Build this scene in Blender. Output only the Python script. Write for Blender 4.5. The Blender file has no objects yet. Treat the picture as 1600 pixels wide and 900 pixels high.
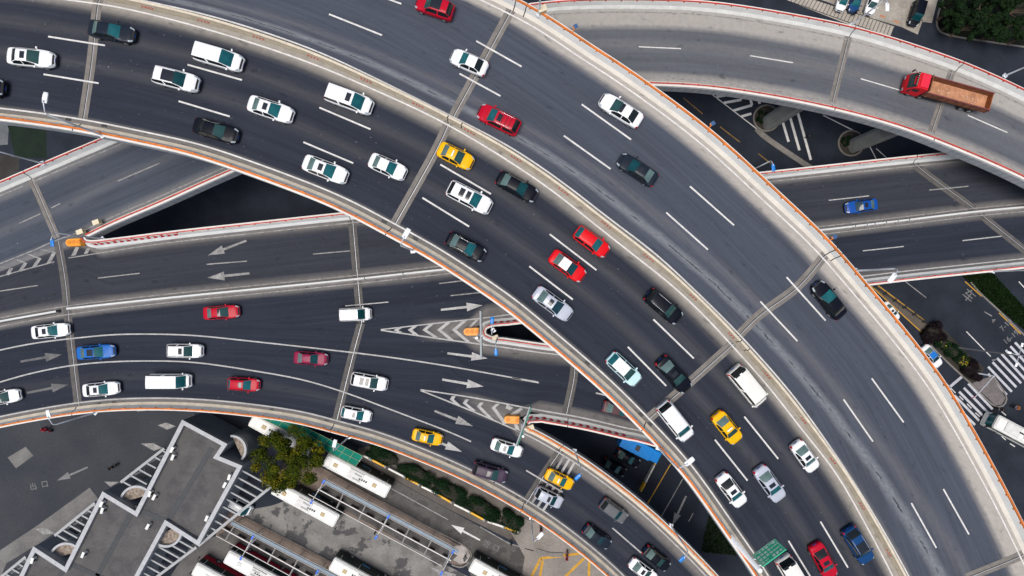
import bpy, bmesh, math, random
import numpy as np
from mathutils import Vector, Matrix
rad = math.radians
sc = bpy.context.scene
COL = sc.collection
random.seed(7)
# camera hangs straight above the interchange; (u, v) are picture coordinates on a 1600 x 900 grid
F, H = 856.0, 92.0
def P(u, v, z):
    k = (H - z) / F
    return Vector(((u - 800) * k, (450 - v) * k, z))
def sst(t):
    t = max(0.0, min(1.0, t)); return t * t * (3 - 2 * t)
def zT(u, v): return 33.5 - 4.5 * sst((u + v - 1450) / 900)
def zW(u, v): return 15 - 5 * sst((u - 820) / 430)
def zB(u, v): return 15 - 1.5 * sst((u - 820) / 350)
def zL(u, v): return 15 + 1 * sst((u - 140) / 200)
def zG(u, v): return 0.0
ZF = {'T': zT, 'W': zW, 'B': zB, 'L': zL, 'G': zG}

# ------------------------------------------------------------------ node helpers
class NB:
    def __init__(s, name):
        s.m = bpy.data.materials.new(name); s.m.use_nodes = True
        s.t = s.m.node_tree; s.t.nodes.clear()
        s.out = s.t.nodes.new('ShaderNodeOutputMaterial')
        s.b = s.t.nodes.new('ShaderNodeBsdfPrincipled')
        s.t.links.new(s.b.outputs[0], s.out.inputs[0])
    def set(s, sock, val):
        if isinstance(val, bpy.types.NodeSocket): s.t.links.new(val, sock)
        elif val is not None:
            if isinstance(val, (tuple, list)) and len(val) == 3 and len(sock.default_value) == 4: val = (*val, 1)
            sock.default_value = val
    def noise(s, vec, scale, detail=3, rough=.55):
        n = s.t.nodes.new('ShaderNodeTexNoise'); s.set(n.inputs['Vector'], vec)
        n.inputs['Scale'].default_value = scale; n.inputs['Detail'].default_value = detail
        n.inputs['Roughness'].default_value = rough
        return n.outputs['Fac']
    def rng(s, val, a, b, c=0.0, d=1.0):
        n = s.t.nodes.new('ShaderNodeMapRange'); s.set(n.inputs[0], val)
        for i, x in enumerate((a, b, c, d)): n.inputs[i + 1].default_value = x
        return n.outputs[0]
    def math(s, op, a, b=None):
        n = s.t.nodes.new('ShaderNodeMath'); n.operation = op
        s.set(n.inputs[0], a); s.set(n.inputs[1], b); return n.outputs[0]
    def mix(s, fac, a, b, mode='MIX'):
        n = s.t.nodes.new('ShaderNodeMix'); n.data_type = 'RGBA'; n.blend_type = mode
        s.set(n.inputs[0], fac); s.set(n.inputs[6], a); s.set(n.inputs[7], b); return n.outputs[2]
    def uv(s): return s.t.nodes.new('ShaderNodeUVMap').outputs[0]
    def obj(s): return s.t.nodes.new('ShaderNodeTexCoord').outputs['Object']
    def geo(s): return s.t.nodes.new('ShaderNodeNewGeometry').outputs['Position']
    def attr(s, name):
        n = s.t.nodes.new('ShaderNodeAttribute'); n.attribute_name = name; return n.outputs['Fac']
    def mapping(s, vec, scale):
        n = s.t.nodes.new('ShaderNodeMapping'); s.set(n.inputs[0], vec); n.inputs['Scale'].default_value = scale
        return n.outputs[0]
    def sep(s, vec):
        n = s.t.nodes.new('ShaderNodeSeparateXYZ'); s.set(n.inputs[0], vec); return n.outputs
    def bump(s, h, st=.3, d=.02):
        n = s.t.nodes.new('ShaderNodeBump'); n.inputs['Strength'].default_value = st; n.inputs['Distance'].default_value = d
        s.set(n.inputs['Height'], h); s.t.links.new(n.outputs[0], s.b.inputs['Normal'])
    def col(s, c): s.set(s.b.inputs['Base Color'], c)
    def p(s, **k):
        for a, v in k.items():
            s.set(s.b.inputs[{'rough': 'Roughness', 'metal': 'Metallic', 'coat': 'Coat Weight', 'crough': 'Coat Roughness', 'spec': 'Specular IOR Level'}[a]], v)
def mul(c, k): return tuple(min(1, x * k) for x in c)
MATS = {}
def M(name, c=None, rough=.6, metal=0.0, var=.12, scale=1.5, spec=.4, coat=0.0, world=True):
    """plain surface with mottled dirt: two scales of noise over the base colour"""
    if name in MATS: return MATS[name]
    nb = NB(name); v = nb.geo() if world else nb.obj()
    n1 = nb.noise(v, scale, 5); n2 = nb.noise(v, scale * 9, 3)
    f = nb.math('ADD', nb.math('MULTIPLY', n1, .65), nb.math('MULTIPLY', n2, .35))
    nb.col(nb.mix(nb.rng(f, .35, .65), mul(c, 1 - var), mul(c, 1 + var)))
    nb.p(rough=rough, metal=metal, spec=spec, coat=coat)
    MATS[name] = nb.m; return nb.m
def paint(name, c, metal=0.0, rough=.32):
    key = 'paint_' + name
    if key in MATS: return MATS[key]
    nb = NB(key); n = nb.noise(nb.obj(), 1.3, 4)
    nb.col(nb.mix(nb.rng(n, .3, .7), mul(c, .93), mul(c, 1.04)))
    nb.p(rough=rough, metal=metal, coat=.4 if min(c) > .3 else .08, crough=.05, spec=.35 if min(c) > .3 else .13); MATS[key] = nb.m; return nb.m
def road_mat(name, a, d, crack=None, streak=.2, film=.16):
    nb = NB(name); uv = nb.uv()
    s1 = nb.noise(nb.mapping(uv, (.035, .95, 1)), 1.0, 4)
    s2 = nb.noise(nb.mapping(uv, (.09, 2.6, 1)), 1.0, 5)
    big = nb.noise(uv, .14, 4); g = nb.noise(uv, 9.0, 4, .7); med = nb.noise(uv, 1.4, 5)
    base = nb.mix(nb.rng(s1, .3, .7), mul(a, 1 - streak), mul(a, 1 + streak))
    base = nb.mix(nb.math('MULTIPLY', nb.rng(s2, .42, .75), film), base, (.12, .13, .15))
    base = nb.mix(1.0, base, nb.mix(nb.rng(g, .3, .7), (.80,) * 3, (1.18,) * 3), 'MULTIPLY')
    base = nb.mix(nb.rng(big, .35, .7, 0, .25), base, mul(a, .72))
    du = nb.math('MULTIPLY', nb.attr('dust'), nb.rng(nb.math('ADD', nb.math('MULTIPLY', s2, .6), nb.math('MULTIPLY', med, .4)), .3, .6, .86, 1.08))
    dcol = nb.mix(nb.rng(med, .3, .7), mul(d, .90), mul(d, 1.06))
    c = nb.mix(nb.math('MINIMUM', du, 1.0), base, dcol)
    sp = nb.noise(uv, 3.3, 2); sp2 = nb.noise(uv, .33, 2)
    c = nb.mix(nb.math('MULTIPLY', nb.rng(sp, .70, .74), nb.rng(sp2, .42, .62, 0, .4)), c, (.42, .41, .4))
    oil = nb.noise(nb.mapping(uv, (.5, 1.1, 1)), 1.0, 3)
    c = nb.mix(nb.rng(oil, .62, .74, 0, .5), c, mul(a, .5))
    if crack is not None:
        y = nb.attr('edge')
        bw = nb.math('ADD', nb.math('SUBTRACT', y, crack + .05), nb.rng(nb.noise(nb.mapping(uv, (1, .15, 1)), .5, 5), 0, 1, -.5, .5))
        band = nb.math('MULTIPLY', nb.rng(nb.math('ABSOLUTE', bw), .25, 1.25, 1, 0), nb.rng(nb.noise(uv, 2.2, 6, .75), .32, .62, .25, 1.0))
        c = nb.mix(nb.math('MULTIPLY', band, .82), c, (.21, .228, .25))
        w = nb.math('ADD', nb.math('SUBTRACT', y, crack), nb.rng(nb.noise(nb.mapping(uv, (1, .15, 1)), .9, 6, .75), 0, 1, -.55, .55))
        on = nb.math('MULTIPLY', nb.rng(nb.math('ABSOLUTE', w), .05, .16, 1, 0), nb.rng(nb.noise(nb.mapping(uv, (1, .1, 1)), .45, 5), .45, .55))
        c = nb.mix(nb.math('MULTIPLY', on, .85), c, mul(a, .3))
    nb.col(c); nb.p(rough=.9, spec=.12); nb.bump(g, .3, .01)
    MATS[name] = nb.m; return nb.m

ORANGE = M('orange_rail_paint', (.56, .15, .018), .65, var=.38, scale=.7)
REDRAIL = M('red_rail_paint', (.52, .05, .03), .6, var=.35, scale=.7)
BEIGE = M('beige_concrete', (.68, .60, .475), .85, var=.16, scale=.8)
PALE = M('pale_grey_concrete', (.60, .61, .59), .85, var=.13, scale=.8)
TAN = M('pale_warm_concrete', (.66, .62, .55), .85, var=.1, scale=.6)
PALEW = M('pale_white_concrete', (.62, .63, .62), .8, var=.09, scale=.6)
COPE = M('white_ledge_concrete', (.70, .69, .66), .8, var=.08)
CONC = M('grey_concrete', (.30, .31, .31), .85, var=.18, scale=.6)
DARKC = M('dark_stained_concrete', (.10, .10, .10), .9, var=.25)
BLACK = M('black_rubber', (.012, .012, .013), .8)
WHITEP = None
def line_mat(name, c, wear):
    nb = NB(name); g = nb.geo()
    n = nb.noise(g, 1.1, 6, .7); n2 = nb.noise(g, 7.0, 4, .7)
    f = nb.math('ADD', nb.math('MULTIPLY', n, .5), nb.math('MULTIPLY', n2, .5))
    nb.col(nb.mix(nb.rng(f, .40, .62, 0, wear), c, mul(c, .30))); nb.p(rough=.7, spec=.3)
    MATS[name] = nb.m; return nb.m
WHITEL = line_mat('white_line_paint', (.72, .71, .69), .5)
DULLL = line_mat('dull_white_line_paint', (.50, .495, .49), .65)
WORNL = line_mat('worn_white_line_paint', (.36, .355, .35), .95)
FAINTL = line_mat('faint_white_line_paint', (.15, .15, .155), .8)
YELL = line_mat('yellow_line_paint', (.62, .33, .03), .6)
STEEL = M('galvanised_steel', (.62, .65, .70), .4, .3, var=.06)
WHITEST = M('white_lamp_enamel', (.82, .84, .86), .35)
BLUEL = M('blue_lamp_enamel', (.01, .20, .62), .35)
JOINT2 = M('dark_joint_concrete', (.095, .09, .086), .85, var=.25, scale=1.2)
JOINT = M('joint_concrete', (.175, .16, .145), .85, var=.22, scale=1.2)

# ------------------------------------------------------------------ object helpers
def mesh_obj(name, bm, mats, parent=None, smooth=False):
    me = bpy.data.meshes.new(name)
    if smooth:
        for f in bm.faces: f.smooth = True
    bm.to_mesh(me); bm.free()
    for m in (mats if isinstance(mats, (list, tuple)) else [mats]): me.materials.append(m)
    o = bpy.data.objects.new(name, me); COL.objects.link(o)
    if parent: o.parent = parent
    return o
def tag(o, label=None, cat=None, group=None, kind=None):
    if label: o['label'] = label
    if cat: o['category'] = cat
    if group: o['group'] = group
    if kind: o['kind'] = kind
    return o
def empty(name, loc=(0, 0, 0), rz=0):
    o = bpy.data.objects.new(name, None); COL.objects.link(o)
    o.empty_display_size = .3
    o.location = loc; o.rotation_euler = (0, 0, rz); return o
def box(bm, c, s, rz=0.0, mi=0, M4=None):
    m = Matrix.Translation(c) @ Matrix.Rotation(rz, 4, 'Z') @ Matrix.Diagonal((*s, 1))
    if M4 is not None: m = M4 @ m
    r = bmesh.ops.create_cube(bm, size=1, matrix=m)
    for f in {f for v in r['verts'] for f in v.link_faces}: f.material_index = mi
    return r['verts']
def bbox(bm, c, s, rz=0.0, bev=.05, mi=0):
    """bevelled box"""
    t = bmesh.new(); box(t, (0, 0, 0), s, 0, mi)
    bmesh.ops.bevel(t, geom=t.edges[:], offset=bev, segments=2, profile=.5, affect='EDGES')
    for f in t.faces: f.material_index = mi
    t.transform(Matrix.Translation(c) @ Matrix.Rotation(rz, 4, 'Z'))
    me = bpy.data.meshes.new('tmp'); t.to_mesh(me); t.free(); bm.from_mesh(me); bpy.data.meshes.remove(me)
def tube(bm, pts, r, n=8, mi=0, cap=True):
    pts = [Vector(p) for p in pts]
    rs = r if isinstance(r, (list, tuple)) else [r] * len(pts)
    rings = []
    for i, p in enumerate(pts):
        d = (pts[min(i + 1, len(pts) - 1)] - pts[max(i - 1, 0)]).normalized()
        a = Vector((0, 0, 1)) if abs(d.z) < .9 else Vector((1, 0, 0))
        x = d.cross(a).normalized(); y = d.cross(x)
        rings.append([bm.verts.new(p + rs[i] * (math.cos(k * 2 * math.pi / n) * x + math.sin(k * 2 * math.pi / n) * y)) for k in range(n)])
    for a, b in zip(rings, rings[1:]):
        for k in range(n):
            f = bm.faces.new((a[k], a[(k + 1) % n], b[(k + 1) % n], b[k])); f.material_index = mi; f.smooth = True
    if cap:
        for q in (rings[0], rings[-1]):
            f = bm.faces.new(q); f.material_index = mi
def prism(bm, pts, z0, z1, mi=0, mtop=None):
    """closed outline (x, y) extruded from z0 to z1"""
    lo = [bm.verts.new((x, y, z0)) for x, y in pts]; hi = [bm.verts.new((x, y, z1)) for x, y in pts]
    n = len(pts)
    for k in range(n):
        f = bm.faces.new((lo[k], lo[(k + 1) % n], hi[(k + 1) % n], hi[k])); f.material_index = mi
    f = bm.faces.new(hi); f.material_index = mi if mtop is None else mtop
    f2 = bm.faces.new(lo[::-1]); f2.material_index = mi
    bmesh.ops.recalc_face_normals(bm, faces=bm.faces)

# ------------------------------------------------------------------ curves
def cr(pts, step=6.0, sm=0):
    """Catmull-Rom through traced points, evenly resampled, optionally smoothed"""
    p = [np.array(q, float) for q in pts]
    p = [2 * p[0] - p[1]] + p + [2 * p[-1] - p[-2]]
    out = []
    for i in range(1, len(p) - 2):
        n = max(2, int(np.linalg.norm(p[i + 1] - p[i]) / 2))
        d = [max(1e-3, np.linalg.norm(p[i + j] - p[i + j - 1]) ** .5) for j in (0, 1, 2)]
        t0 = 0; t1 = d[0]; t2 = t1 + d[1]; t3 = t2 + d[2]
        for k in range(n):
            t = t1 + (t2 - t1) * k / n
            A1 = (t1 - t) / (t1 - t0) * p[i - 1] + (t - t0) / (t1 - t0) * p[i]
            A2 = (t2 - t) / (t2 - t1) * p[i] + (t - t1) / (t2 - t1) * p[i + 1]
            A3 = (t3 - t) / (t3 - t2) * p[i + 1] + (t - t2) / (t3 - t2) * p[i + 2]
            B1 = (t2 - t) / (t2 - t0) * A1 + (t - t0) / (t2 - t0) * A2
            B2 = (t3 - t) / (t3 - t1) * A2 + (t - t1) / (t3 - t1) * A3
            out.append((t2 - t) / (t2 - t1) * B1 + (t - t1) / (t2 - t1) * B2)
    out.append(p[-2]); c = resample(np.array(out), step)
    for _ in range(sm):
        c[1:-1] = .25 * c[:-2] + .5 * c[1:-1] + .25 * c[2:]
    return c
def resample(c, step=None, n=None):
    s = np.concatenate([[0], np.cumsum(np.linalg.norm(np.diff(c, axis=0), axis=1))])
    if n is None: n = max(2, int(s[-1] / step) + 1)
    q = np.linspace(0, s[-1], n)
    return np.stack([np.interp(q, s, c[:, 0]), np.interp(q, s, c[:, 1])], 1)
def off(c, m, zf):
    """shift a picture curve sideways by m metres at road level; + is to the left of travel"""
    t = np.gradient(c, axis=0); t /= np.linalg.norm(t, axis=1)[:, None]
    out = []
    for (u, v), (tx, ty) in zip(c, t):
        k = F / (H - zf(u, v)); out.append((u + ty * m * k, v - tx * m * k))
    return np.array(out)
def ribbon(bm, c, w, zf, dz, mi=0):
    c = np.array(c, float)
    if len(c) == 2: c = resample(c, n=4)
    a, b = off(c, w / 2, zf), off(c, -w / 2, zf)
    va = [bm.verts.new(P(u, v, zf(u, v) + dz)) for u, v in a]; vb = [bm.verts.new(P(u, v, zf(u, v) + dz)) for u, v in b]
    for i in range(len(c) - 1):
        f = bm.faces.new((vb[i], vb[i + 1], va[i + 1], va[i])); f.material_index = mi
def flat(bm, pts, zf, dz, mi=0):
    vs = [bm.verts.new(P(u, v, zf(u, v) + dz)) for u, v in pts]
    f = bm.faces.new(vs); f.material_index = mi
    f.normal_update()
    if f.normal.z < 0: f.normal_flip()
def arrow(bm, tail, tip, zf, dz, mi=0, hl=.40, hw=.19, sw=.05):
    a = np.array(tail, float); b = np.array(tip, float); d = b - a; n = np.array((-d[1], d[0]))
    q = a + d * (1 - hl)
    flat(bm, [a + n * sw * .5, a - n * sw * .5, q - n * sw * .6, q + n * sw * .6], zf, dz, mi)
    flat(bm, [q + n * hw * .55, q - n * hw * .55, b], zf, dz, mi)

def strip(name, top, bot, zf, mat, parent, nl=24, dust=None, dz=0.0, step=8):
    """road surface between two picture curves (top = left of travel); UV in metres along/across, attribute dust"""
    n = max(len(top), len(bot)) if step is None else max(8, int(np.linalg.norm(np.diff(top, axis=0), axis=1).sum() / step))
    a, b = resample(top, n=n), resample(bot, n=n)
    bm = bmesh.new(); uvl = bm.loops.layers.uv.new('UVMap'); dl = bm.verts.layers.float.new('dust'); el = bm.verts.layers.float.new('edge')
    g = []; uvs = {}; L = 0; prev = None
    for i in range(n):
        A = P(*a[i], zf(*a[i])); B = P(*b[i], zf(*b[i])); c = (A + B) / 2
        if prev is not None: L += (c - prev).length
        prev = c; w = (A - B).length; row = []
        for j in range(nl + 1):
            u, v = a[i] + (b[i] - a[i]) * j / nl
            p = P(u, v, zf(u, v) + dz); x = bm.verts.new(p)
            x[dl] = dust(w * j / nl, w, u, v) if dust else 0; x[el] = w - w * j / nl
            uvs[x] = (L, w * j / nl); row.append(x)
        g.append(row)
    for i in range(n - 1):
        for j in range(nl):
            f = bm.faces.new((g[i][j], g[i + 1][j], g[i + 1][j + 1], g[i][j + 1]))
            f.smooth = True
            for l in f.loops: l[uvl].uv = uvs[l.vert]
    bmesh.ops.recalc_face_normals(bm, faces=bm.faces)
    if bm.faces[0].normal.z < 0: bmesh.ops.reverse_faces(bm, faces=bm.faces)
    return mesh_obj(name, bm, mat, parent)
def fascia_mat():
    nb = NB('grey_fascia_panels'); x = nb.sep(nb.uv())[0]
    fr = nb.math('FRACT', nb.math('DIVIDE', x, .98))
    ln = nb.rng(fr, .035, .05, 1, 0); n = nb.noise(nb.geo(), .7, 4)
    c = nb.mix(nb.rng(n, .3, .7), (.30, .33, .36), (.42, .44, .46))
    nb.col(nb.mix(ln, c, (.05, .05, .05))); nb.p(rough=.8); return nb.m
FASCIA = fascia_mat()
def slab(name, top, bot, zf, parent, et, eb, depth=1.9):
    """bridge deck body: fascias, cantilever and box girder under the road sheet"""
    n = max(8, int(np.linalg.norm(np.diff(top, axis=0), axis=1).sum() / 14))
    a, b = resample(top, n=n), resample(bot, n=n)
    bm = bmesh.new(); uvl = bm.loops.layers.uv.new('UVMap'); rows = []; L = 0; Ls = []
    for i in range(n):
        z = zf(*a[i]); A = P(*a[i], z); z2 = zf(*b[i]); B = P(*b[i], z2)
        if i: L += ((A + B) / 2 - pc).length
        pc = (A + B) / 2; Ls.append(L)
        d = (A - B); d.z = 0; d.normalize()
        ea, eb_ = et(*a[i]), eb(*b[i]); w = (A - B).length
        dn = lambda q, o, h: q + d * o + Vector((0, 0, h))
        rows.append([bm.verts.new(q) for q in (dn(A, ea, -.03), dn(A, ea, -.75), dn(A, ea - .5, -.85), dn(A, -.22 * w, -1.15), dn(A, -.27 * w, -depth),
                     dn(B, .27 * w, -depth), dn(B, .22 * w, -1.15), dn(B, .5 - eb_, -.85), dn(B, -eb_, -.75), dn(B, -eb_, -.03), dn(B, .10, -.03), dn(B, .16, -.55), dn(A, -.16, -.55), dn(A, -.10, -.03))])
    m = len(rows[0])
    for i in range(n - 1):
        for j in range(m):
            f = bm.faces.new((rows[i][j], rows[i][(j + 1) % m], rows[i + 1][(j + 1) % m], rows[i + 1][j]))
            f.material_index = 0 if j in (0, 8) else 1
            for l in f.loops: l[uvl].uv = (Ls[i] if l.vert in rows[i] else Ls[i + 1], 0)
    bm.faces.new(rows[0]).material_index = 1; bm.faces.new(rows[-1]).material_index = 1
    bmesh.ops.recalc_face_normals(bm, faces=bm.faces)
    return mesh_obj(name, bm, [FASCIA, CONC], parent)

def frames(c, zf, side):
    b = [P(u, v, zf(u, v)) for u, v in c]; out = []; L = 0
    for i, p in enumerate(b):
        t = b[min(i + 1, len(b) - 1)] - b[max(i - 1, 0)]; t.z = 0; t.normalize()
        if i: L += (p - b[i - 1]).length
        out.append((p, t, Vector((-t.y, t.x, 0)) * side, L))
    return out
def sweep(bm, fr, prof, mi, closed=False, dz=0.0):
    rows = [[bm.verts.new(p + nn * o + Vector((0, 0, h + dz))) for o, h in prof] for p, t, nn, L in fr]
    m = len(prof); k = m if closed else m - 1
    for a, b in zip(rows, rows[1:]):
        for j in range(k):
            f = bm.faces.new((a[j], a[(j + 1) % m], b[(j + 1) % m], b[j])); f.material_index = mi[j] if isinstance(mi, (list, tuple)) else mi
    for r in (rows[0], rows[-1]):
        f = bm.faces.new(r); f.material_index = mi[0] if isinstance(mi, (list, tuple)) else mi
PROF = [(0, -.02), (.03, .06), (.36, .36), (.60, 1.0), (1.02, 1.0), (1.02, -.6), (.55, -.6)]
def parapet(label, c, zf, side, rail, lo, hi, joints=(), dz=0.0, post=1.9):
    rw = .83 if rail is ORANGE else .76
    fr = frames(c, zf, side)
    root = empty('parapet', fr[len(fr) // 2][0]); tag(root, label, 'parapet wall', 'parapets along the elevated roads')
    off0 = root.location.copy()
    bm = bmesh.new(); sweep(bm, fr, PROF, [0, 0, 1, 2, 2, 2, 2, 2], True, dz)
    bmesh.ops.recalc_face_normals(bm, faces=bm.faces); bm.transform(Matrix.Translation(-off0))
    mesh_obj('wall', bm, [lo, hi, COPE], root)
    bm = bmesh.new(); sweep(bm, fr, [(.63, 1.10), (.63, 1.24), (rw, 1.24), (rw, 1.10)], 0, True, dz)
    nxt = .5
    for p, t, nn, L in fr:
        if L >= nxt:
            nxt = L + post
            box(bm, p + nn * .66 + Vector((0, 0, 1.08 + dz)), (.16, .20, .20), math.atan2(t.y, t.x))
    bmesh.ops.recalc_face_normals(bm, faces=bm.faces); bm.transform(Matrix.Translation(-off0))
    mesh_obj('rail', bm, rail, root)
    bm = bmesh.new(); uvl = bm.loops.layers.uv.new('UVMap'); pr = [(1.0, .70), (1.05, .68), (1.05, -.88), (1.0, -.88)]
    rows = [([bm.verts.new(p + nn * o + Vector((0, 0, h + dz)) - off0) for o, h in pr], L) for p, t, nn, L in fr]
    for (a, la), (b, lb) in zip(rows, rows[1:]):
        for j in range(3):
            f = bm.faces.new((a[j], a[j + 1], b[j + 1], b[j]))
            for l, x in zip(f.loops, (la, la, lb, lb)): l[uvl].uv = (x, 0)
    bmesh.ops.recalc_face_normals(bm, faces=bm.faces); mesh_obj('fascia', bm, FASCIA, root)
    if joints:
        bm = bmesh.new()
        for (u, v) in joints:
            i = min(range(len(c)), key=lambda k: (c[k][0] - u) ** 2 + (c[k][1] - v) ** 2)
            p, t, nn, L = fr[i]
            fs = [(p - t * .05, t, nn, 0), (p + t * .05, t, nn, 0)]
            sweep(bm, fs, [(o - (.012 if o < .5 else 0), h + .014) for o, h in PROF[:5]], 0, False, dz)
        bm.transform(Matrix.Translation(-off0)); mesh_obj('joint_gap', bm, BLACK, root)
    return root
# ================================================================== ROADS
LS = cr([(-110, 160), (0, 169), (125, 186), (225, 206), (310, 225), (400, 255), (535, 307.5), (612, 347.5), (687, 389), (780, 450), (800, 464), (900, 547), (960, 600), (1034, 675), (1080, 726), (1117, 777), (1155, 832), (1190, 882), (1235, 960)], 6, 30)
ML = cr([(-60, -18), (20, -13), (107, 0), (175, 9), (225, 20), (300, 39), (400, 69), (500, 104), (575, 136), (675, 182), (752, 225), (800, 255), (862, 297), (925, 347), (987, 396), (1055, 450), (1112, 505), (1150, 547), (1200, 603), (1256, 675), (1305, 737), (1350, 815), (1395, 900), (1425, 965)], 6, 30)
MR = cr([(60, -34), (140, -18), (220, 0), (312, 20.5), (400, 46), (500, 82), (600, 129), (700, 179), (796, 229), (875, 282), (950, 340), (1025, 397), (1082, 450), (1150, 517), (1200, 572), (1237, 615), (1281, 675), (1325, 740), (1372, 815), (1420, 900), (1450, 960)], 6, 30)
RS = cr([(560, -75), (650, -43), (750, -1), (800, 24), (825, 36), (850, 52), (880, 71), (900, 86), (940, 111), (1000, 152), (1095, 224), (1200, 320), (1275, 391), (1326, 450), (1387, 522), (1450, 604), (1490, 670), (1507, 700), (1550, 780), (1600, 882), (1640, 970)], 6, 30)
LB = off(LS, -.49, zT); RB = off(RS, .42, zT)
MC = ML + 0; n_ = 260
MLr, MRr = resample(ML, n=n_), resample(MR, n=n_)
# match the two median lines point by point (nearest on the other line)
MCp = []
for p in MLr:
    q = MR[np.argmin(((MR - p) ** 2).sum(1))]; MCp.append(p + (q - p) * .60)
MCp = resample(np.array(MCp), 6)
for _ in range(12): MCp[1:-1] = .25 * MCp[:-2] + .5 * MCp[1:-1] + .25 * MCp[2:]

LT = cr([(-130, 362), (0, 306), (40, 289), (100, 263), (187, 226), (300, 175), (450, 116), (600, 72), (720, 45), (850, 24), (900, 20), (1000, 19), (1100, 23), (1200, 37), (1325, 62), (1425, 92), (1500, 119), (1600, 165), (1700, 222)], 6, 12)
LBm = cr([(138, 357), (175, 339), (250, 307), (350, 262), (450, 220), (600, 166), (750, 133), (900, 119), (1000, 121), (1100, 126), (1200, 140), (1300, 160), (1400, 187), (1497, 224), (1600, 270), (1700, 325)], 6, 12)
WT = cr([(107, 403), (250, 381), (400, 364), (560, 347), (800, 324), (1000, 304), (1200, 284), (1412, 261), (1515, 251), (1600, 243), (1720, 231)], 6, 6)
WM1 = cr([(-110, 526), (0, 503), (95, 486)])
WM2 = cr([(111, 482), (250, 467), (400, 452), (550, 437), (697, 421), (900, 400), (1100, 379), (1280, 360), (1400, 346), (1525, 331), (1600, 324), (1720, 312)], 6, 6)
WM = cr([(-110, 526), (0, 503), (95, 486), (250, 467), (400, 452), (550, 437), (697, 421), (900, 400), (1100, 379), (1280, 360), (1400, 346), (1525, 331), (1600, 324), (1720, 312)], 6, 6)
G1U = cr([(595, 515), (700, 503), (750, 497.5), (800, 491), (1000, 469), (1200, 448), (1345, 432), (1412, 424), (1600, 404), (1720, 391)])
G1D = cr([(595, 516), (700, 531), (782, 542), (845, 551), (884, 556), (960, 573), (1050, 610), (1140, 680), (1230, 780), (1310, 900), (1360, 1000)])
G2U = cr([(657, 609), (737, 621), (780, 629), (816, 636), (849, 642), (911, 653), (980, 669), (1000, 673), (1060, 695), (1130, 760), (1200, 850), (1260, 950), (1290, 1010)])
G2D = cr([(657, 610), (737, 642), (795, 667), (832, 684), (866, 703), (912, 732), (975, 779), (1025, 822), (1102, 899), (1180, 990)], 6, 2)
WB = cr([(-110, 678), (0, 651), (62, 639), (117, 630), (175, 624), (250, 622), (325, 625), (400, 632.5), (475, 644), (532, 659), (592, 675.5), (670, 705), (725, 729), (800, 768), (862, 807), (925, 855), (972, 897), (1060, 990)], 6, 14)
C1 = cr([(-100, 574), (0, 547), (62, 535), (112, 529), (175, 523), (225, 522), (300, 524), (400, 534), (500, 545), (600, 557), (700, 572), (800, 590), (840, 597)], 6, 8)
C2 = cr([(-100, 628), (0, 597), (50, 583), (112, 571), (162, 566), (225, 564), (300, 566), (400, 580), (475, 594), (535, 612), (600, 636), (650, 655), (702, 675), (736, 690)], 6, 8)
def base_of(c, zf, s): return off(c, s * .42, zf)
cut = lambda c, u0, u1: c[(c[:, 0] >= u0) & (c[:, 0] <= u1)]

DU = (.32, .295, .26)
m_TL = road_mat('dark_asphalt', (.026, .031, .045), DU, film=.08)
m_TR = road_mat('worn_blue_grey_asphalt', (.044, .055, .082), (.37, .345, .315), crack=4.6, streak=.22, film=.2)
m_UR = road_mat('ramp_asphalt', (.060, .071, .094), (.34, .322, .30), film=.25)
m_W = road_mat('lower_asphalt', (.023, .028, .042), (.27, .25, .23), film=.10)

def root_struct(name):
    o = empty(name); tag(o, kind='structure'); return o
upper = root_struct('upper_road')
ramp = root_struct('ramp_road')
lower = root_struct('lower_road')

def dTL(v, w, u, y):   # v from the median centre
    d = .95 * (1 - sst((v - .9) / 1.5)) + .10 * math.exp(-((v - 4.6) / .7) ** 2) + .09 * math.exp(-((v - 8.4) / .7) ** 2)
    return d + .45 * sst((v - (w - .62)) / .1)
def dTR(v, w, u, y):   # v from the outer parapet
    e = w - v
    d = 1.0 * (1 - sst((v - 1.7) / 1.5)) + .12 * math.exp(-((e - 4.6) / .9) ** 2) + .12 * math.exp(-((e - 7.9) / 1.0) ** 2)
    return d + .7 * (1 - sst((e - .65) / .5)) + .05
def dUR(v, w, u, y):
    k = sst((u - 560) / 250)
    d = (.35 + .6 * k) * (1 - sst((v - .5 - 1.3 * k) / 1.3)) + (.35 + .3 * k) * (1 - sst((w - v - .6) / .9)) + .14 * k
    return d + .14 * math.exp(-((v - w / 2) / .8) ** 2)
def dW(v, w, u, y):
    return .5 * (1 - sst((v - .5) / .8)) + .55 * (1 - sst((w - v - .7) / .7)) + .05
def dA(v, w, u, y):
    gore = .55 * sst((u - 640) / 60) * (1 - sst((w - v - 1.6) / .8)) * (1 - sst((u - 800) / 80))
    return .55 * (1 - sst((v - .7) / .7)) + gore + .35 * sst((u - 820) / 100) * (1 - sst((w - v - .8) / .6))
def dB(v, w, u, y):
    return .55 * sst((u - 640) / 60) * (1 - sst((v - 1.2) / .7)) + .5 * sst((u - 700) / 60) * (1 - sst((w - v - 1.3) / .7))
def dC(v, w, u, y):
    k = sst((u - 700) / 90)
    return .5 * sst((v - (w - .7)) / .2) + .6 * k * (1 - sst((v - 1.3) / .9)) + .06 * math.exp(-((v - w + 4) / .8) ** 2)

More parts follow.
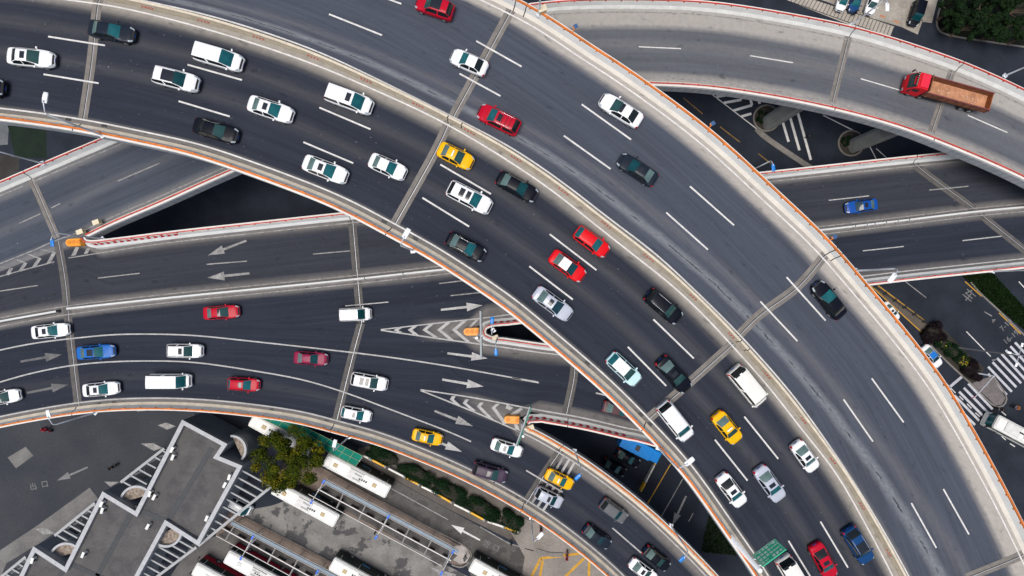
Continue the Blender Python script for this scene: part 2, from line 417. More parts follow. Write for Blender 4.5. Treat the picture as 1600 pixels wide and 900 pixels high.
strip('road_surface', MCp, LB, zT, m_TL, upper, 30, dTL)
strip('road_surface', RB, MCp, zT, m_TR, upper, 34, dTR)
UTb, UBb = base_of(LT, zL, 1), base_of(LBm, zL, -1)
g0 = np.array([(-130, 474), (0, 424), (60, 401), (100, 388), (126, 372)], float)
Lbot = np.vstack([resample(g0, 6), UBb])
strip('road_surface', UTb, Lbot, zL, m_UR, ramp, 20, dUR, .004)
WTb = base_of(WT, zW, 1)
Wtop = np.vstack([resample(np.array([(-130, 458), (0, 410), (60, 389), (118, 374), (135, 380)], float), 6), cut(WTb, 150, 2000)])
strip('road_surface', Wtop, WM, zW, m_W, lower, 16, dW)
g1 = resample(np.array([(-110, 550), (0, 529), (200, 510), (400, 509), (595, 520), (700, 523), (735, 522), (752, 504), (770, 498)], float), 6)
G1Ub = base_of(G1U, zW, -1); G1Db = base_of(G1D, zB, 1); G2Ub = base_of(G2U, zB, -1); G2Db = base_of(G2D, zB, 1); WBb = off(WB, -.48, zB)
Abot = np.vstack([g1, cut(G1Ub, 785, 2000)])
strip('road_surface', WM, Abot, zW, m_W, lower, 16, dA)
Btop = np.vstack([resample(np.array([(-110, 545), (0, 524), (200, 505), (400, 504), (595, 514), (700, 516), (735, 515), (751, 530), (768, 537)], float), 6), G1Db[(G1Db[:, 0] > 782) | (G1Db[:, 1] > 560)]])
Bbot = np.vstack([resample(np.array([(-110, 602), (0, 577), (200, 548), (400, 561), (600, 602), (657, 614), (740, 637), (800, 655), (816, 651)], float), 6), G2Ub[(G2Ub[:, 0] > 828)]])
strip('road_surface', Btop, Bbot, zB, m_W, lower, 14, dB, .004)
Ctop = np.vstack([resample(np.array([(-110, 597), (0, 572), (200, 543), (400, 556), (600, 597), (657, 608), (740, 631), (800, 649), (816, 656), (824, 668)], float), 6), G2Db[G2Db[:, 0] > 832]])
strip('road_surface', Ctop, WBb, zB, m_W, lower, 20, dC, .008)

ex = lambda *a: 1.0
slab('bridge_deck', RB, LB, zT, upper, ex, ex, 2.4)
slab('bridge_deck', UTb, Lbot, zL, ramp, ex, lambda u, v: 1.0 if u > 138 else 0)
slab('bridge_deck', Wtop, WM, zW, lower, lambda u, v: 1.0 if u > 150 else 0, lambda u, v: 0)
slab('bridge_deck', WM, Abot, zW, lower, lambda u, v: 0, lambda u, v: 1.0 if u > 785 else 0)
slab('bridge_deck', Btop, Bbot, zB, lower, lambda u, v: 1.0 if u > 785 else 0, lambda u, v: 1.0 if u > 850 else 0)
slab('bridge_deck', Ctop, WBb, zB, lower, lambda u, v: 1.0 if u > 850 else 0, ex)

# ---- expansion joints
def joints(parent, lst, w=1.02, jm=None):
    bm = bmesh.new()
    for zf, pts in lst:
        c = cr(pts, 8); ribbon(bm, c, w, zf, .018, 0); ribbon(bm, c, .09, zf, .026, 1); ribbon(bm, off(c, .09, zf), .04, zf, .026, 2)
    mesh_obj('expansion_joint', bm, [jm or JOINT, M('joint_rubber', (.03, .03, .03), .7), STEEL], parent)
joints(upper, [(zT, [(155, -4), (152, 8), (142, 100), (129, 187)]), (zT, [(806, 2), (796, 20), (707, 183)]), (zT, [(703, 187), (682, 232), (617, 349)]), (zT, [(1293, 394), (1245, 449), (1187, 492), (1150, 528)]), (zT, [(1146, 536), (1086, 590), (1012, 655)]), (zT, [(1640, 846), (1600, 866), (1510, 903)])])
joints(ramp, [(zL, [(49, 280), (66, 318), (86, 365), (89, 372)]), (zL, [(1326, 56), (1300, 161)]), (zL, [(1488, 110), (1455, 207)])])
joints(lower, [(zB, [(90, 377), (98, 420), (102, 449), (107, 505), (122, 633)]), (zW, [(550, 345), (559, 449), (564, 505)]), (zB, [(564, 505), (550, 557), (525, 658)]),
               (zB, [(898, 560), (896, 590), (884, 648)]), (zB, [(878, 700), (854, 735), (821, 787)]), (zW, [(1425, 252), (1435, 262), (1522, 327)]), (zW, [(1530, 333), (1545, 346), (1600, 390), (1620, 406)])], 1.15, JOINT2)

# ---- painted markings
def marks(parent, zf, solids, dashes, sw=.16, dw=.175, worn=(), mi=0):
    bm = bmesh.new()
    for c in solids: ribbon(bm, c, sw, zf, .03, 0)
    for d in dashes: ribbon(bm, [(d[0], d[1]), (d[2], d[3])], dw, zf, .03, 0)
    for d in worn: ribbon(bm, [(d[0], d[1]), (d[2], d[3])], dw, zf, .03, 1)
    return bm
bm = marks(upper, zT, [LS, ML, MR, RS], [(75, 57, 164, 71), (68, 116, 154, 130), (293, 101, 378, 125), (279, 158, 359, 182), (499, 168, 579, 202), (474, 222, 552, 255), (688, 257, 767, 303), (660, 309, 733, 354), (859, 366, 932, 422), (827, 416, 895, 468), (1021, 499, 1084, 560), (981, 542, 1041, 603), (1163, 651, 1216, 717), (1117, 687, 1168, 751), (1282, 815, 1325, 887), (1232, 845, 1273, 912), (-140, 46, -52, 50), (-140, 106, -56, 109), (1375, 975, 1412, 1050),
    (514, 22, 597, 55), (535, -28, 627, 6), (718, 115, 782, 150), (744, 64, 815, 104), (881, 212, 954, 264), (909, 163, 986, 218), (1041, 332, 1106, 390), (1078, 291, 1147, 352), (1188, 471, 1246, 533), (1229, 433, 1290, 501), (1318, 624, 1364, 690), (1362, 591, 1412, 660), (1424, 786, 1463, 856), (1474, 764, 1514, 835), (290, -30, 380, -8), (1565, 935, 1590, 1000)])
mesh_obj('lane_markings', bm, [WHITEL, WORNL], upper)
bm = marks(ramp, zL, [], [(998, 73, 1064, 76), (1172, 87, 1239, 98), (1345, 123, 1410, 142), (1512, 180, 1574, 207)], worn=[(184, 283, 249, 255), (80, 325, 94, 318), (30, 349, 63, 334), (-60, 392, -10, 368)], dw=.15)
ribbon(bm, cut(LT, -200, 38), .15, zL, .03, 1); ribbon(bm, cut(LT, 50, 2000), .15, zL, .03, 1)
ribbon(bm, np.vstack([[(102, 371)], LBm]), .15, zL, .03, 1)
mesh_obj('lane_markings', bm, [WHITEL, WORNL], ramp)
bm = marks(lower, zW, [cut(G1U, 590, 2000)], [(539.5, 478, 607, 472), (1295, 313, 1358, 306), (1348, 392, 1412, 385), (1504, 376, 1565, 369)], dw=.15, worn=[(323, 413, 386, 408), (153, 434.5, 218, 427), (489, 397, 547, 392), (-8, 456, 59, 446), (686, 443, 728, 438), (704, 462, 760, 456), (1452, 297, 1513, 291)])
ribbon(bm, WT, .16, zW, .03, 1)
for s in (.55, -.62):
    c = off(WM, s, zW); ribbon(bm, c, .14, zW, .03, 1)
for c in (C1, C2, G1D, G2U, G2D, WB): ribbon(bm, c, .19, zB, .034, 0)
for d in ((822, 735, 879, 769), (957, 825, 1002, 864), (800, 590.5, 842, 598), (931, 614, 952, 619)): ribbon(bm, [d[:2], d[2:]], .2, zB, .034, 0)
for a, b, m, hl in (((385, 376), (325, 399), 1, .4), ((390, 427), (324, 434), 1, .4), ((689, 484), (754, 477), 0, .38), ((699, 552), (762, 560), 0, .4), ((691, 593), (756, 604), 0, .4), ((679, 642), (739, 666), 1, .42), ((690, 693), (722, 706), 0, .9), ((32, 565), (97, 554), 2, .4), ((42, 614), (107, 601), 2, .4)):
    if hl == .9: arrow(bm, (664, 682), (722, 706), zB, .034, m, .42)
    else: arrow(bm, a, b, zB, .034, m, hl)
def chev(bm, pts, w, zf, mi): 
    for a, b in zip(pts, pts[1:]):
        a = np.array(a, float); b = np.array(b, float); flat(bm, [a, a + (w, 0), b + (w, 0), b], zf, .03 + .002 * mi, mi)
for t, a, b in (((622, 512), (615, 516), (622, 519)), ((645, 510), (637, 515.5), (648, 524)), ((670, 507), (660, 515.5), (678, 527)), ((697, 504), (683, 515.5), (702, 531)), ((723, 501), (706, 515.5), (728, 534))):
    chev(bm, [t, a], 7, zW, 0); chev(bm, [a, b], 7, zB, 0)
flat(bm, [(743, 500), (749, 498), (736, 512), (731, 512)], zW, .032, 0); flat(bm, [(738, 527), (744, 527), (762, 541), (755, 540)], zB, .038, 0)
for t, a, b in (((706, 619), (703, 624), (714, 634)), ((727, 624), (723, 630), (738, 642)), ((750, 629), (745, 635), (765, 655)), ((775, 631), (768, 637), (786, 662))):
    chev(bm, [t, a, b], 6, zB, 0)
flat(bm, [(792, 632), (802, 637), (797, 641), (790, 638)], zB, .034, 0); flat(bm, [(797, 647), (813, 637), (818, 639), (803, 650)], zB, .034, 0)
flat(bm, [(803, 663), (808, 663), (814, 676), (806, 672)], zB, .034, 0)
for t, a, b in (((-4, 417), (15, 419), (8, 430)), ((21, 405), (37, 411), (28, 424)), ((41, 397), (59, 404), (50, 417)), ((62, 390), (82, 394), (73, 411))):
    chev(bm, [t, a, b], 6, zB, 1)
flat(bm, [(111, 400), (118, 399), (124, 386), (118, 386)], zB, .034, 1); flat(bm, [(131, 397), (137, 396), (141, 388), (135, 388)], zB, .034, 1)
for q in ([(0, 412), (57, 389), (77, 380), (102, 370)], [(-60, 452), (0, 432), (85, 409)]): ribbon(bm, cr(q), .16, zB, .034, 1)
# speed bars across the curving ramp
for k in range(3):
    for (a, b) in (((882 + k * 8, 712 + k * 5), (869 + k * 8, 733 + k * 6)), ((857 + k * 9, 755 + k * 6), (850 + k * 9, 766 + k * 6)), ((840 + k * 8.5, 773 + k * 6), (831 + k * 9, 786 + k * 5.5))):
        ribbon(bm, [a, b], .34, zB, .034, 0 if k else 1)
mesh_obj('lane_markings', bm, [DULLL, WORNL, FAINTL], lower)

# ---- drain grates along the gutters
def grate(parent, u, v, ang, zf):
    o = bmesh.new(); c = P(u, v, zf(u, v) + .012); box(o, c, (.62, .36, .02), rad(-ang))
    for k in range(5): box(o, c + Matrix.Rotation(rad(-ang), 3, 'Z') @ Vector(((k - 2) * .12, 0, .012)), (.03, .34, .02), rad(-ang), 1)
    mesh_obj('drain_grate', o, [M('grate_iron', (.02, .021, .023), .6), M('grate_bar', (.07, .07, .07), .5)], parent)
for u, v, a in ((107, 186, 8), (163, 196, 10), (600, 346.5, 27), (649, 372.5, 28), (918, 567, 42), (1001, 647, 46), (1015, 662, 47)): grate(upper, u, v, a, zT)
for u, v, a in ((155, 631, -5), (178, 629, -3), (425, 640, 8), (510, 657.5, 14), (552, 669, 16), (700, 723, 22), (808, 777.5, 30), (822, 786, 30)): grate(lower, u, v, a, zB)

# ---- piers under the decks (children of the road they carry)
def pier(parent, u, v, zt, w=2.6, d=1.9, ang=0.0):
    """u, v: foot of the pier on the ground"""
    c = P(u, v, 0); bm = bmesh.new()
    rows = []
    for z, k in ((-.2, 1), (zt * .55, 1), (zt * .8, 1.15), (zt, 1.9)):
        ch = .35
        rows.append([bm.verts.new(Matrix.Rotation(ang, 3, 'Z') @ Vector((x * w / 2 * k, y * d / 2, 0)) + Vector((c.x, c.y, z))) for x, y in ((-1, -1 + ch), (-1 + ch * .7, -1), (1 - ch * .7, -1), (1, -1 + ch), (1, 1 - ch), (1 - ch * .7, 1), (-1 + ch * .7, 1), (-1, 1 - ch))])
    for a, b in zip(rows, rows[1:]):
        for k in range(8): bm.faces.new((a[k], a[(k + 1) % 8], b[(k + 1) % 8], b[k]))
    bm.faces.new(rows[-1])
    bmesh.ops.recalc_face_normals(bm, faces=bm.faces)
    return mesh_obj('bridge_pier', bm, CONC, parent)
pier(ramp, 1204, 190, 14.6, 3.0, 2.3, rad(25)); pier(ramp, 1338, 226, 14.6, 3.0, 2.3, rad(20))
for u, v, a in ((560, 275, -25), (700, 215, -28), (1080, 600, -50), (1200, 720, -57)): pier(upper, u, v, (30.9 if u < 1000 else 27.2), 5.5, 2.6, rad(a + 90))
for u, v in ((300, 500), (620, 500), (1180, 350), (549, 575), (716, 651), (909, 735), (300, 580), (1400, 330)): pier(lower, u, v, 7.9 if u > 1000 else 12.9, 4, 2.2, rad(95))
# ================================================================== PARAPETS, BARRIERS, ROADSIDE FITTINGS
parapet('beige parapet with orange rail along the inner edge of the top road', LB, zT, -1, ORANGE, BEIGE, PALE, [(127, 195), (612, 355), (1008, 662)])
parapet('pale parapet with orange rail along the outer edge of the top road', RB, zT, 1, ORANGE, TAN, PALEW, [(800, 20), (818, 30), (1295, 390), (1303, 400)], post=1.75)
parapet('white parapet with thin red rail along the outer curve of the ramp road', UTb, zL, 1, REDRAIL, PALE, PALEW, [(49, 275), (1328, 56), (1492, 112)], post=1.75)
parapet('pale parapet with red rail along the inner curve of the ramp road', UBb, zL, -1, REDRAIL, TAN, PALE, [(1300, 165), (1454, 210)], post=1.75)
wt_c = np.vstack([resample(cr([(131, 377), (136, 384), (145, 387), (160, 387), (178, 385), (215, 380.5), (250, 376)], 4), 5), cut(WTb, 255, 2000)])
p_wt = parapet('white parapet with red rail on the upper side of the lower highway', wt_c, zW, 1, REDRAIL, PALEW, PALE, [(549, 343), (1426, 254)], .003)
zloop = lambda u, v: zW(u, v) if v < 516 else zB(u, v)
lp = np.vstack([cut(G1Ub, 790, 2000)[::-1], cr([(785, 497), (768, 499), (755, 504), (749.5, 511), (748.5, 518), (751, 527), (760, 533), (774, 537)], 3), cut(G1Db[:260], 783, 2000)])
p_g1 = parapet('pale parapet with red rail looping round the first gap between the lower roads', lp, zloop, 1, REDRAIL, PALEW, PALE, [])
br_c = np.vstack([cr([(817, 655), (820, 650), (827, 647.2), (838, 646.6)], 4), G2Ub[G2Ub[:, 0] > 846]])
p_g2 = parapet('pale parapet with red rail and red chevrons beside the middle ramp', br_c, zB, -1, REDRAIL, PALEW, PALE, [(885, 654)])
cr_c = np.vstack([cr([(818, 671), (824, 676)], 4), G2Db[G2Db[:, 0] > 830]])
parapet('beige parapet with orange rail on the inner side of the curving exit ramp', cr_c, zB, 1, ORANGE, BEIGE, TAN, [(874, 702)], .003)
parapet('beige parapet with orange rail along the outer edge of the curving exit ramp', WBb, zB, -1, ORANGE, BEIGE, PALE, [(122, 640), (523, 664), (818, 790)], post=1.9)

# low concrete barriers between carriageways
def barrier(label, c, zf, mats, joints_=(), hgt=.9, wd=.3):
    fr = frames(c, zf, 1); root = empty('median_barrier', fr[len(fr) // 2][0]); tag(root, label, 'crash barrier')
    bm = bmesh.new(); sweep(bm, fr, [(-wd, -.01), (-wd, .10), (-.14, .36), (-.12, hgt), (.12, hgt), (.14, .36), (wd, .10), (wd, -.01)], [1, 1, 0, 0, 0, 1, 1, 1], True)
    bmesh.ops.recalc_face_normals(bm, faces=bm.faces); bm.transform(Matrix.Translation(-root.location)); mesh_obj('wall', bm, mats, root)
    bm = bmesh.new()
    for (u, v) in joints_:
        i = min(range(len(c)), key=lambda k: (c[k][0] - u) ** 2 + (c[k][1] - v) ** 2); p, t, nn, L = fr[i]
        sweep(bm, [(p - t * .05, t, nn, 0), (p + t * .05, t, nn, 0)], [(-wd - .01, .11), (-.15, .37), (-.13, hgt + .01), (.13, hgt + .01), (.15, .37), (wd + .01, .11)], 0)
    if joints_: bm.transform(Matrix.Translation(-root.location)); mesh_obj('joint_gap', bm, BLACK, root)
    return root, fr
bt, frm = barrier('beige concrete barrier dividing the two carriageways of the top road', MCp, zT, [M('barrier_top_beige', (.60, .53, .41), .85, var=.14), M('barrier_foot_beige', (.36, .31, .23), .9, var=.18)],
                  [(704, 185), (722, 194), (1148, 532), (1162, 545)], .9, .29)
REDM = line_mat('red_mark_paint', (.55, .03, .04), .5)
for (u, v) in ((144, -8), (232, 11), (320, 33), (407, 59), (490, 88), (572, 122), (653, 160), (735, 205), (807, 247), (880, 296), (947, 347), (1013, 401), (1078, 460), (1138, 520), (1196, 583), (1248, 652), (1300, 716), (1344, 784), (1386, 856)):
    i = min(range(len(MCp)), key=lambda k: (MCp[k][0] - u) ** 2 + (MCp[k][1] - v) ** 2); p, t, nn, L = frm[i]; bm = bmesh.new()
    for k in range(4):
        q = p + t * (k * .36 - .55)
        for s in (0, 1):   # two strokes of a chevron on the sloping foot of the barrier
            o0, o1 = ((-.285, -.215), (-.215, -.145))[s]; z0, z1 = .10 + (.335 + o0) * -0, 0
            zz = lambda o: .10 + (o + .29) / .15 * .26 + .014
            a0 = (0, .17)[s]; a1 = (.17, 0)[s]
            vs = [bm.verts.new(q + nn * o0 + t * a0 + Vector((0, 0, zz(o0)))), bm.verts.new(q + nn * o0 + t * (a0 + .13) + Vector((0, 0, zz(o0)))),
                  bm.verts.new(q + nn * o1 + t * (a1 + .13) + Vector((0, 0, zz(o1)))), bm.verts.new(q + nn * o1 + t * a1 + Vector((0, 0, zz(o1))))]
            bm.faces.new(vs)
    bm.transform(Matrix.Translation(-bt.location)); mesh_obj('chevron_mark', bm, REDM, bt)
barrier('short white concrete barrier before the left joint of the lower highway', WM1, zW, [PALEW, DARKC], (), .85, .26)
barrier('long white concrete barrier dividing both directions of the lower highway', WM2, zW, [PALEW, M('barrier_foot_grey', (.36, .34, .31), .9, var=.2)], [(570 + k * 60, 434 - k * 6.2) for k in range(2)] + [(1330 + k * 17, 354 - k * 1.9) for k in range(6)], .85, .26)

# red and white chevron boards painted on the ramp noses
def nose_chevrons(root, c, zf, side, d0, d1, stepm, w=.5, para=True):
    fr = frames(c, zf, side); bm = bmesh.new(); d = d0
    while d < d1:
        p, t, nn, L = min(fr, key=lambda x: abs(x[3] - d)); d += stepm
        q = p + t * (d - stepm - L)
        f = lambda o, h, s: bm.verts.new(q + nn * (o - .012) + t * s + Vector((0, 0, h + .012)))
        bm.faces.new([f(.37, .38, 0), f(.37, .38, w), f(.485, .69, w + .3), f(.485, .69, .3)])
        bm.faces.new([f(.485, .69, .3), f(.485, .69, w + .3), f(.59, .97, w), f(.59, .97, 0)])
    bm.transform(Matrix.Translation(-root.location)); mesh_obj('chevron_mark', bm, REDM, root)
nose_chevrons(p_g2, br_c, zB, -1, .8, 14.5, 1.05)
nose_chevrons(p_wt, wt_c, zW, 1, 2.0, 13.5, .95)
gl = lp[::-1]
nose_chevrons(p_g1, lp[(lp[:, 0] < 842) & (lp[:, 1] < 512)], zW, 1, .3, 6.3, .9)

# ---- street lamps
def lamp(label, base, zb, tip, head, headmat, hl=1.0, hw=.42, arm_r=.055, hh=None):
    b = P(base[0], base[1], zb); D = H - zb
    r0 = math.hypot(base[0] - 800, base[1] - 450); r1 = math.hypot(tip[0] - 800, tip[1] - 450)
    h = D * (1 - r0 / r1) if hh is None else hh
    t = Vector((b.x, b.y, zb + h)); hd = P(head[0], head[1], zb + h + .25)
    root = empty('street_lamp', b); tag(root, label, 'street lamp', 'street lamps along the roads')
    bm = bmesh.new(); tube(bm, [(0, 0, -.9), (0, 0, h * .5), (0, 0, h - .5)], [.12, .10, .075], 8); mesh_obj('pole', bm, STEEL, root)
    d = hd - t; bm = bmesh.new()
    tube(bm, [(0, 0, h - .5), Vector((0, 0, h - .12)) + d * .04, Vector((0, 0, h + .06)) + d * .15, Vector((0, 0, h + .18)) + d * .5, Vector((0, 0, h + .25)) + d * .8], [.075, .065, arm_r, arm_r, arm_r], 8)
    mesh_obj('arm', bm, STEEL, root)
    bm = bmesh.new(); a = math.atan2(d.y, d.x)
    t2 = bmesh.new(); bmesh.ops.create_uvsphere(t2, u_segments=14, v_segments=8, radius=1)
    for v in t2.verts:
        x, y, z = v.co; v.co = (max(-.8, min(.85, x * 1.2)) * hl / 1.7 + 0, max(-.85, min(.85, y * 1.25)) * hw / 1.7, (z * .10 if z > 0 else z * .05))
    t2.transform(Matrix.Translation(Vector((d.x, d.y, h + .27))) @ Matrix.Rotation(a, 4, 'Z'))
    me = bpy.data.meshes.new('tmp'); t2.to_mesh(me); t2.free(); bm.from_mesh(me); bpy.data.meshes.remove(me)
    mesh_obj('lamp_head', bm, headmat, root, True)
    bm = bmesh.new()   # bracket that hangs the pole outside the parapet
    n = Vector((math.cos(a), math.sin(a), 0))
    for s in (-1, 1): tube(bm, [Vector((-n.y, n.x, 0)) * .32 * s + Vector((0, 0, -.1)), (Vector((-n.y, n.x, 0)) * .2 * s) + Vector((0, 0, -.9))], .06, 6)
    bbox(bm, (0, 0, -.05), (.62, .5, .12), a + .6, .03); mesh_obj('bracket', bm, STEEL, root)
    return root
zt = lambda u, v: zT(u, v) + .9
lamp('white street lamp leaning over the top road at the road joint by the far left', (159, 211), zt(159, 211), (73, 173), (71, 153), WHITEST, 1.05, .48)
lamp('white street lamp on the inner parapet of the top road near the middle', (645, 391), zt(645, 391), (626, 382), (635, 365), WHITEST, 1.05, .48)
lamp('white street lamp on the inner parapet of the top road beside the white people carrier', (1029, 699), zt(1029, 699), (1061, 731), (1077, 721), WHITEST, 1.05, .48)
lamp('tall white lamp pole on the outer parapet near the beige cabinet box', (842, 21), zt(842, 21), (847, -26), (862, -30), WHITEST)
lamp('white street lamp on the outer parapet of the top road above the lower highway', (1336, 423), zt(1336, 423), (1403, 421), (1394, 434), WHITEST, 1.05, .48)
lamp('blue headed lamp rising from the upper edge of the lower highway below the top road', (1160, 273), zW(1160, 273) + .9, (1205, 251), (1208, 262), BLUEL, 1.0, .45)
lamp('blue headed lamp over the striped nose between ramp road and lower highway', (160, 373), 15.9, (83, 367), (82, 379), BLUEL, 1.0, .45)
lamp('white street lamp on the orange railed parapet at the lower left', (148, 645), 15.9, (83, 664), (76, 647), WHITEST, 1.05, .48)
lamp('white street lamp standing over the green canopy roof', (546, 682), 15.9, (522, 706), (523, 693), WHITEST, 1.05, .48)
lamp('white street lamp on the outer side of the curving exit ramp above the yard', (830, 809), 15.5, (835, 847), (844, 837), WHITEST, 1.05, .48)
lamp('blue headed lamp beside the yellow taxi on the curving exit ramp', (898, 705), 15.4, (908, 737), (903, 745), BLUEL, 1.0, .45)
lamp('blue headed lamp at the lower end of the curving exit ramp by the black saloon', (1049, 822), 15, (1074, 862), (1066, 873), BLUEL, 1.0, .45)
lamp('bare lamp pole leaning out from the red railed ramp at the left edge', (66, 255), 16.2, (-12, 234), (-20, 248), WHITEST)
lamp('white street lamp on the ramp road above the parking yard', (1331, 39), 16.9, (1385, 0), (1386, 11), WHITEST, 1.05, .48)
lamp('white lamp pole on the ramp road behind the red dump truck', (1571, 118), 16.9, (1655, 82), (1660, 95), WHITEST)
lamp('white lamp pole on the lower edge of the lower highway by the right picture edge', (1552, 424), 10.9, (1630, 421), (1640, 432), WHITEST)
lamp('blue headed lamp on the upper wall of the first gap between the lower roads', (771, 516), 15.9, (770, 519), (769, 501), BLUEL, .95, .45, hh=7.0)
lamp('blue headed lamp on the lower wall of the first gap between the lower roads', (777, 528), 15.9, (776, 533), (775, 550), BLUEL, .95, .45, hh=7.0)

# small solar warning lamps clipped on the outer top parapet
for (u, v), lab in (((898, 46), 'small solar warning lamp on the orange rail above the worn ramp asphalt'), ((1110, 196), 'small solar warning lamp on the orange rail above the dark lower street'), ((1298, 371), 'small solar warning lamp on the orange rail above the lower highway barrier')):
    o = empty('warning_lamp', P(u, v, zT(u, v) + 1.0), rad(30)); tag(o, lab, 'warning lamp', 'solar warning lamps on the rail')
    bm = bmesh.new(); tube(bm, [(-.45, -.2, .1), (-.2, -.1, .5), (0, 0, .6)], .05, 6); bbox(bm, (0, 0, .55), (.5, .3, .2), 0, .04); mesh_obj('body', bm, M('amber_plastic', (.70, .22, .03), .4), o)
    bm = bmesh.new(); bbox(bm, (.02, 0, .72), (.42, .42, .05), 0, .01); mesh_obj('solar_panel', bm, M('solar_cell_blue', (.05, .11, .24), .2), o)

# crash cushions at the three road splits
def cushion(u, v, ang, lab, n):
    z = 15.0; o = empty('crash_cushion', P(u, v, z + .5) - Vector((0, 0, .47)), rad(-ang)); tag(o, lab, 'crash cushion', 'orange crash cushions at the road splits')
    bm = bmesh.new(); t = bmesh.new()
    pts = [(1.0, -.52), (1.0, .52), (-.55, .52)] + [(-.55 - .55 * math.sin(a), .52 * math.cos(a)) for a in np.linspace(.2, math.pi - .2, 8)] + [(-.55, -.52)]
    prism(t, pts[::-1], 0, .92); bmesh.ops.bevel(t, geom=[e for e in t.edges if all(abs(x.co.z - .92) < .01 for x in e.verts)], offset=.07, segments=2, affect='EDGES')
    me = bpy.data.meshes.new('tmp'); t.to_mesh(me); t.free(); bm.from_mesh(me); bpy.data.meshes.remove(me)
    mesh_obj('body', bm, M('orange_plastic', (.78, .30, .015), .45, var=.12), o)
    bm = bmesh.new()
    for k in range(n):
        x = -.55 + k * 1.3 / max(1, n - 1)
        tube(bm, [(x, 0, .90), (x, 0, .99)], [.30, .27], 14); 
    mesh_obj('lid', bm, M('orange_lid_plastic', (.62, .20, .01), .5), o)
cushion(737, 518, -1, 'orange crash cushion at the striped nose in the middle of the lower road', 3)
cushion(800, 655, 3, 'orange crash cushion at the lower striped nose by the green gantry', 2)
cushion(118, 379, -4, 'orange crash cushion at the left striped nose by the ramp road', 3)
for (u, v, zf, lab) in ((847, 18, zT, 'beige cabinet box on the outer rail of the top road'), (130, 363, zL, 'beige cabinet box on the ramp nose by the orange cushion'), (155, 348, zL, 'small tan box lying by the ramp rail'), (774, 527, zB, 'cream cabinet box on the lower wall of the road gap'), (829, 666, zB, 'cream cabinet box at the tip of the exit ramp')):
    z = zf(u, v) + (1.05 if 'rail of' in lab or 'wall' in lab else .4)
    o = empty('cabinet', P(u, v, z), rad(20)); tag(o, lab, 'cabinet')
    bm = bmesh.new(); bbox(bm, (0, 0, .3), (.8, .55, .7), 0, .04); mesh_obj('body', bm, M('cream_cabinet_paint', (.62, .52, .34), .6), o)
    bm = bmesh.new(); bbox(bm, (0, 0, .68), (.9, .65, .06), 0, .02); mesh_obj('lid', bm, M('cream_lid_paint', (.70, .62, .45), .6), o)

# sign gantries seen from above: a post with a long edge-on sign board
GREEN = M('green_sign_face', (.004, .30, .17), .4, var=.05)
GREYB = M('sign_back_metal', (.34, .40, .40), .5, .3)
def gantry(foot, zb, a, b, zh, lab, mat):
    o = empty('sign_gantry', P(foot[0], foot[1], zb)); tag(o, lab, 'road sign', 'sign gantries at the road splits')
    A, B = P(a[0], a[1], zb + zh) - o.location, P(b[0], b[1], zb + zh) - o.location
    bm = bmesh.new(); tube(bm, [(0, 0, 0), (0, 0, zh - .2)], [.2, .15], 10); mesh_obj('pole', bm, STEEL, o)
    bm = bmesh.new(); tube(bm, [A.lerp(B, .02) - Vector((0, 0, .6)), A.lerp(B, .98) - Vector((0, 0, .6))], .10, 8); mesh_obj('beam', bm, STEEL, o)
    d = (B - A).normalized(); ang = math.atan2(d.y, d.x); n = Vector((-d.y, d.x, 0))
    bm = bmesh.new()
    for t in (.22, .76):
        bbox(bm, A.lerp(B, t) + n * .14 - Vector((0, 0, 1.1)), ((B - A).length * .42, .06, 2.2), ang, .02)
    mesh_obj('sign_panel', bm, mat, o)
    return o
gantry((749, 522), 15, (750, 485), (751, 563), 6.2, 'grey sign gantry standing across the first striped nose', GREYB)
gantry((816, 664), 15, (829, 636), (806, 700), 6.2, 'green edged sign gantry across the lower striped nose', GREEN)

# big green direction sign on a cantilever post, lower right
zb = zT(1143, 841) + .9
o = empty('direction_sign', P(1143, 841, zb)); tag(o, 'green direction sign with white characters on a cantilever post by the top road', 'road sign')
bm = bmesh.new(); tube(bm, [(0, 0, -.9), (0, 0, 7.0)], [.30, .22], 12); mesh_obj('pole', bm, WHITEST, o)
z1 = zb + 4.2; c0, c1 = P(1175.5, 867.5, z1), P(1211, 841.5, z1); z2 = z1 + 2.35
dx = c1 - c0; wS = dx.length; dx.normalize(); nS = Vector((-dx.y, dx.x, 0))   # faces traffic coming from the upper left
bm = bmesh.new()
for z in (4.75, 6.0): tube(bm, [Vector((0, 0, z)), (c0 - o.location).lerp(c1 - o.location, .05) * Vector((1, 1, 0)) + Vector((0, 0, z)) - nS * .14 if False else Vector(((c0 + dx * .1 - nS * .2 - o.location).x, (c0 + dx * .1 - nS * .2 - o.location).y, z)), Vector(((c1 - nS * .2 - o.location).x, (c1 - nS * .2 - o.location).y, z))], .09, 8)
mesh_obj('arm', bm, WHITEST, o)
R = Matrix.Translation(c0 - o.location) @ Matrix((( dx.x, 0, nS.x, 0), (dx.y, 0, nS.y, 0), (0, 1, 0, 0), (0, 0, 0, 1)))
GRS = M('green_sign_sheet', (.004, .60, .31), .5, var=.04)
bm = bmesh.new(); box(bm, (wS / 2, 1.175, 0), (wS, 2.35, .06), M4=R); mesh_obj('sign_panel', bm, GRS, o)
bm = bmesh.new()
rng = random.Random(3)
def glyph(x, y, s):
    """a small block character made of strokes"""
    for k in range(rng.choice((3, 4))): box(bm, (x + s / 2, y + s * (.1 + k * .26), .035), (s * rng.uniform(.6, 1), s * .12, .012), M4=R)
    for k in range(rng.choice((1, 2, 3))): box(bm, (x + s * (.15 + k * .34), y + s * .5, .037), (s * .12, s * rng.uniform(.7, 1), .012), M4=R)
